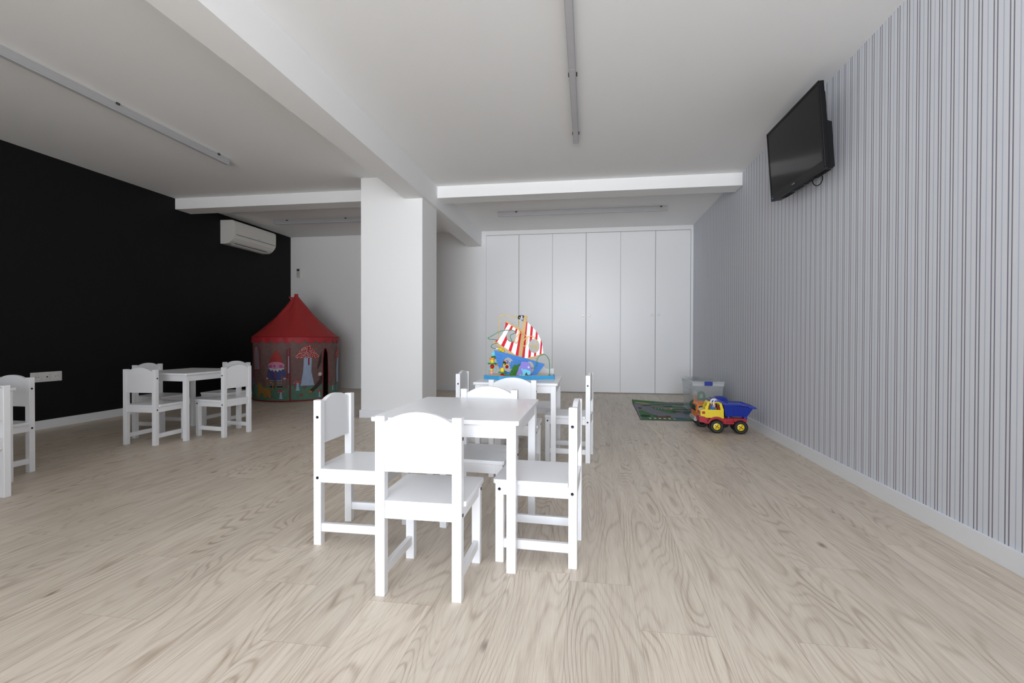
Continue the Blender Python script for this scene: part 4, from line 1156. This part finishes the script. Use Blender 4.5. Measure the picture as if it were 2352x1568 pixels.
# ------------------------------------------------------------------ orange toy truck
ot = thing('toy_truck', 'orange toy truck half hidden behind the blue and yellow dump truck', 'toy truck', (0.903, 4.392, 0))
OW = 0.19
for x in (.086, .262):
    wheel(ot, x, 0.0, 0.04, .050, 'b_black'); wheel(ot, x, OW, OW - .04, .050, 'b_black')
MB().box((.03, .05, .05), (.33, OW - .05, .085), 'dark', .004).box((.13, .02, .085), (.34, OW - .02, .110), 'dark', .004).build('chassis', ot)
MB().cyl((.086, .02, .05), (.086, OW - .02, .05), .006, 'dark', 10).cyl((.262, .02, .05), (.262, OW - .02, .05), .006, 'dark', 10).build('axle', ot)
ob = MB()
oside = [(.0, .088), (.004, .140), (.012, .190), (.026, .216), (.046, .226), (.120, .228), (.142, .205), (.152, .088), (.136, .088), (.124, .112), (.098, .124), (.066, .120), (.044, .104), (.036, .088)]
owin = [(.020, .135), (.030, .186), (.042, .200), (.108, .206), (.118, .196), (.122, .150), (.090, .148), (.055, .138), (.030, .125)]
for y in (.010, OW - .018): ob.prism([oside, owin], lambda u, v, d, y=y: (u, y + d, v), .008, 't_org')
ob.prism([(.0, .088), (.004, .140), (.010, .140), (.008, .088)], lambda u, v, d: (u, .018 + d, v), OW - .036, 't_org')
ob.prism([(.020, .208), (.026, .216), (.046, .226), (.120, .228), (.142, .205), (.136, .203), (.118, .221), (.048, .219), (.032, .212)], lambda u, v, d: (u, .018 + d, v), OW - .036, 't_org')
ob.box((.140, .018, .088), (.150, OW - .018, .20), 't_org')
ob.build('cab', ot)
MB().tube([(u, .0095, v) for u, v in owin], .0028, 't_peach', 6, True, 2).build('window_trim', ot)
MB().tube([(WX, .0095, z) for WX, z in ((.030, .092), (.044, .112), (.066, .126), (.098, .130), (.124, .118), (.138, .094))], .0036, 't_peach', 6).build('arch_trim', ot)
MB().box((.0, .03, .145), (.0035, OW - .03, .200), 'dark').box((.03, .022, .095), (.14, OW - .022, .15), 't_org', .004).build('seat', ot)
MB().prism([(-.014, .062), (-.008, .052), (.020, .050), (.034, .068), (.036, .090), (-.010, .090)], lambda u, v, d: (u, .002 + d, v), OW - .004, 'chrome').build('bumper', ot)
MB().cyl((.030, .03, .222), (.030, .03, .238), .008, 't_org', 16).cyl((.030, OW - .03, .222), (.030, OW - .03, .238), .008, 't_org', 16).build('roof_lamp', ot)
MB().box((.17, .03, .112), (.34, OW - .03, .165), 't_org', .008).build('body', ot)
MB().cyl((.22, OW / 2, .165), (.22, OW / 2, .210), .030, 'dark', 24).build('turntable', ot)
for o_ in ot.children:
    if o_.name.split('.')[0] in ('cab', 'window_trim', 'arch_trim', 'seat', 'roof_lamp'):
        o_.scale = (.80, 1, .86); o_.location = (.030, 0, .088 * .14)
    elif o_.name.split('.')[0] == 'bumper': o_.location = (.030, 0, 0)
CR = lambda u, v: (u + .062, v - .050)
MB().prism([CR(*p_) for p_ in [(.245, .235), (.195, .235), (.150, .270), (.135, .290), (.150, .306), (.200, .310), (.235, .300), (.255, .270)]], lambda u, v, d: (u, .068 + d, v), .056, 't_blue').build('hopper', ot)

# ------------------------------------------------------------------ clear storage box and what lies in it
bx = thing('storage_box', 'clear plastic storage box with lid and blue clip in the corner', 'storage box', (1.030, 5.00, 0.0095))
BW, BD, BHT = 0.300, 0.560, 0.315
def shell(q, z0, z1, in0, in1, t, m_, cap0=True):
    def ringp(ins, z): return [(ins, ins, z), (BW - ins, ins, z), (BW - ins, BD - ins, z), (ins, BD - ins, z)]
    rings = [ringp(in0, z0), ringp(in1, z1), ringp(in1 + t, z1), ringp(in0 + t, z0 + (t if cap0 else 0))]
    V = [[q.bm.verts.new(p_) for p_ in r_] for r_ in rings]; fs = []
    for A, B in zip(V, V[1:]):
        for i in range(4): fs.append(q.bm.faces.new((A[i], A[(i + 1) % 4], B[(i + 1) % 4], B[i])))
    if cap0: fs += [q.bm.faces.new(V[0]), q.bm.faces.new(V[3])]
    else:
        for i in range(4): fs.append(q.bm.faces.new((V[3][i], V[3][(i + 1) % 4], V[0][(i + 1) % 4], V[0][i])))
    q._paint(fs, m_)
q = MB(); shell(q, 0, BHT, .026, .006, .0022, 'clear'); tub = q.build('tub', bx)
q = MB(); shell(q, BHT - .028, BHT, .0035, .0015, .0018, 'frost', False); q.build('rim', bx)
q = MB()
q.box((-.002, -.002, BHT + .0005), (BW + .002, BD + .002, BHT + .016), 'frost', .004)
q.box((.03, .03, BHT + .0165), (BW - .03, BD - .03, BHT + .022), 'clear', .002)
q.build('lid', bx)
for y0, y1 in ((-.012, -.0025), (BD + .0025, BD + .012)):
    MB().box((BW / 2 - .038, y0, BHT - .024), (BW / 2 + .038, y1, BHT + .017), 'clipblue', .003).build('clip', bx)
MB().box((.004, .10, BHT - .080), (.0065, BD - .10, BHT - .078), 'frost').build('handle_line', bx)
bz = 0.0125
tag(MB().prism([[(0, 0), (.085, 0), (.095, .03), (.075, .125), (.055, .145), (.025, .145), (.006, .125), (-.005, .05)], [(.022, .075), (.062, .075), (.055, .115), (.045, .122), (.030, .115)]], lambda u, v, d: (1.10 + u, 5.115 + d, bz + .075 + v), .022, 'b_green').build('toy_handle_block'), 'green toy with a hand hole inside the clear storage box', 'toy')
tag(MB().prism([(0, 0), (.03, .005), (.035, .09), (.022, .175), (.006, .185), (-.006, .10)], lambda u, v, d: (1.068 + u, 5.09 + d, bz + .012 + v), .012, 'b_orange').build('toy_paddle'), 'flat orange toy piece standing inside the clear storage box', 'toy')
tag(MB().box((0, 0, 0), (.17, .16, .07), 'b_dkgreen', .01).box((.02, .02, .07), (.12, .13, .095), 'dark', .008).build('toy_case', loc=(1.078, 5.14, bz)), 'dark green toy case at the bottom of the clear storage box', 'toy')
tag(MB().ball((1.135, 5.375, bz + .056), .055, 'b_dkgreen', 28).build('toy_ball'), 'dark green ball in the back of the clear storage box', 'toy ball')
g = MB().box((1.20, 5.33, bz), (1.285, 5.47, bz + .10), 'grey', .01)
for k_ in range(4): g.box((1.202 + k_ * .021, 5.335, bz + .10), (1.215 + k_ * .021, 5.35, bz + .13 + .01 * (k_ % 2)), 'dark', .002)
tag(g.build('toy_castle'), 'grey and black toy building in the clear storage box', 'toy')
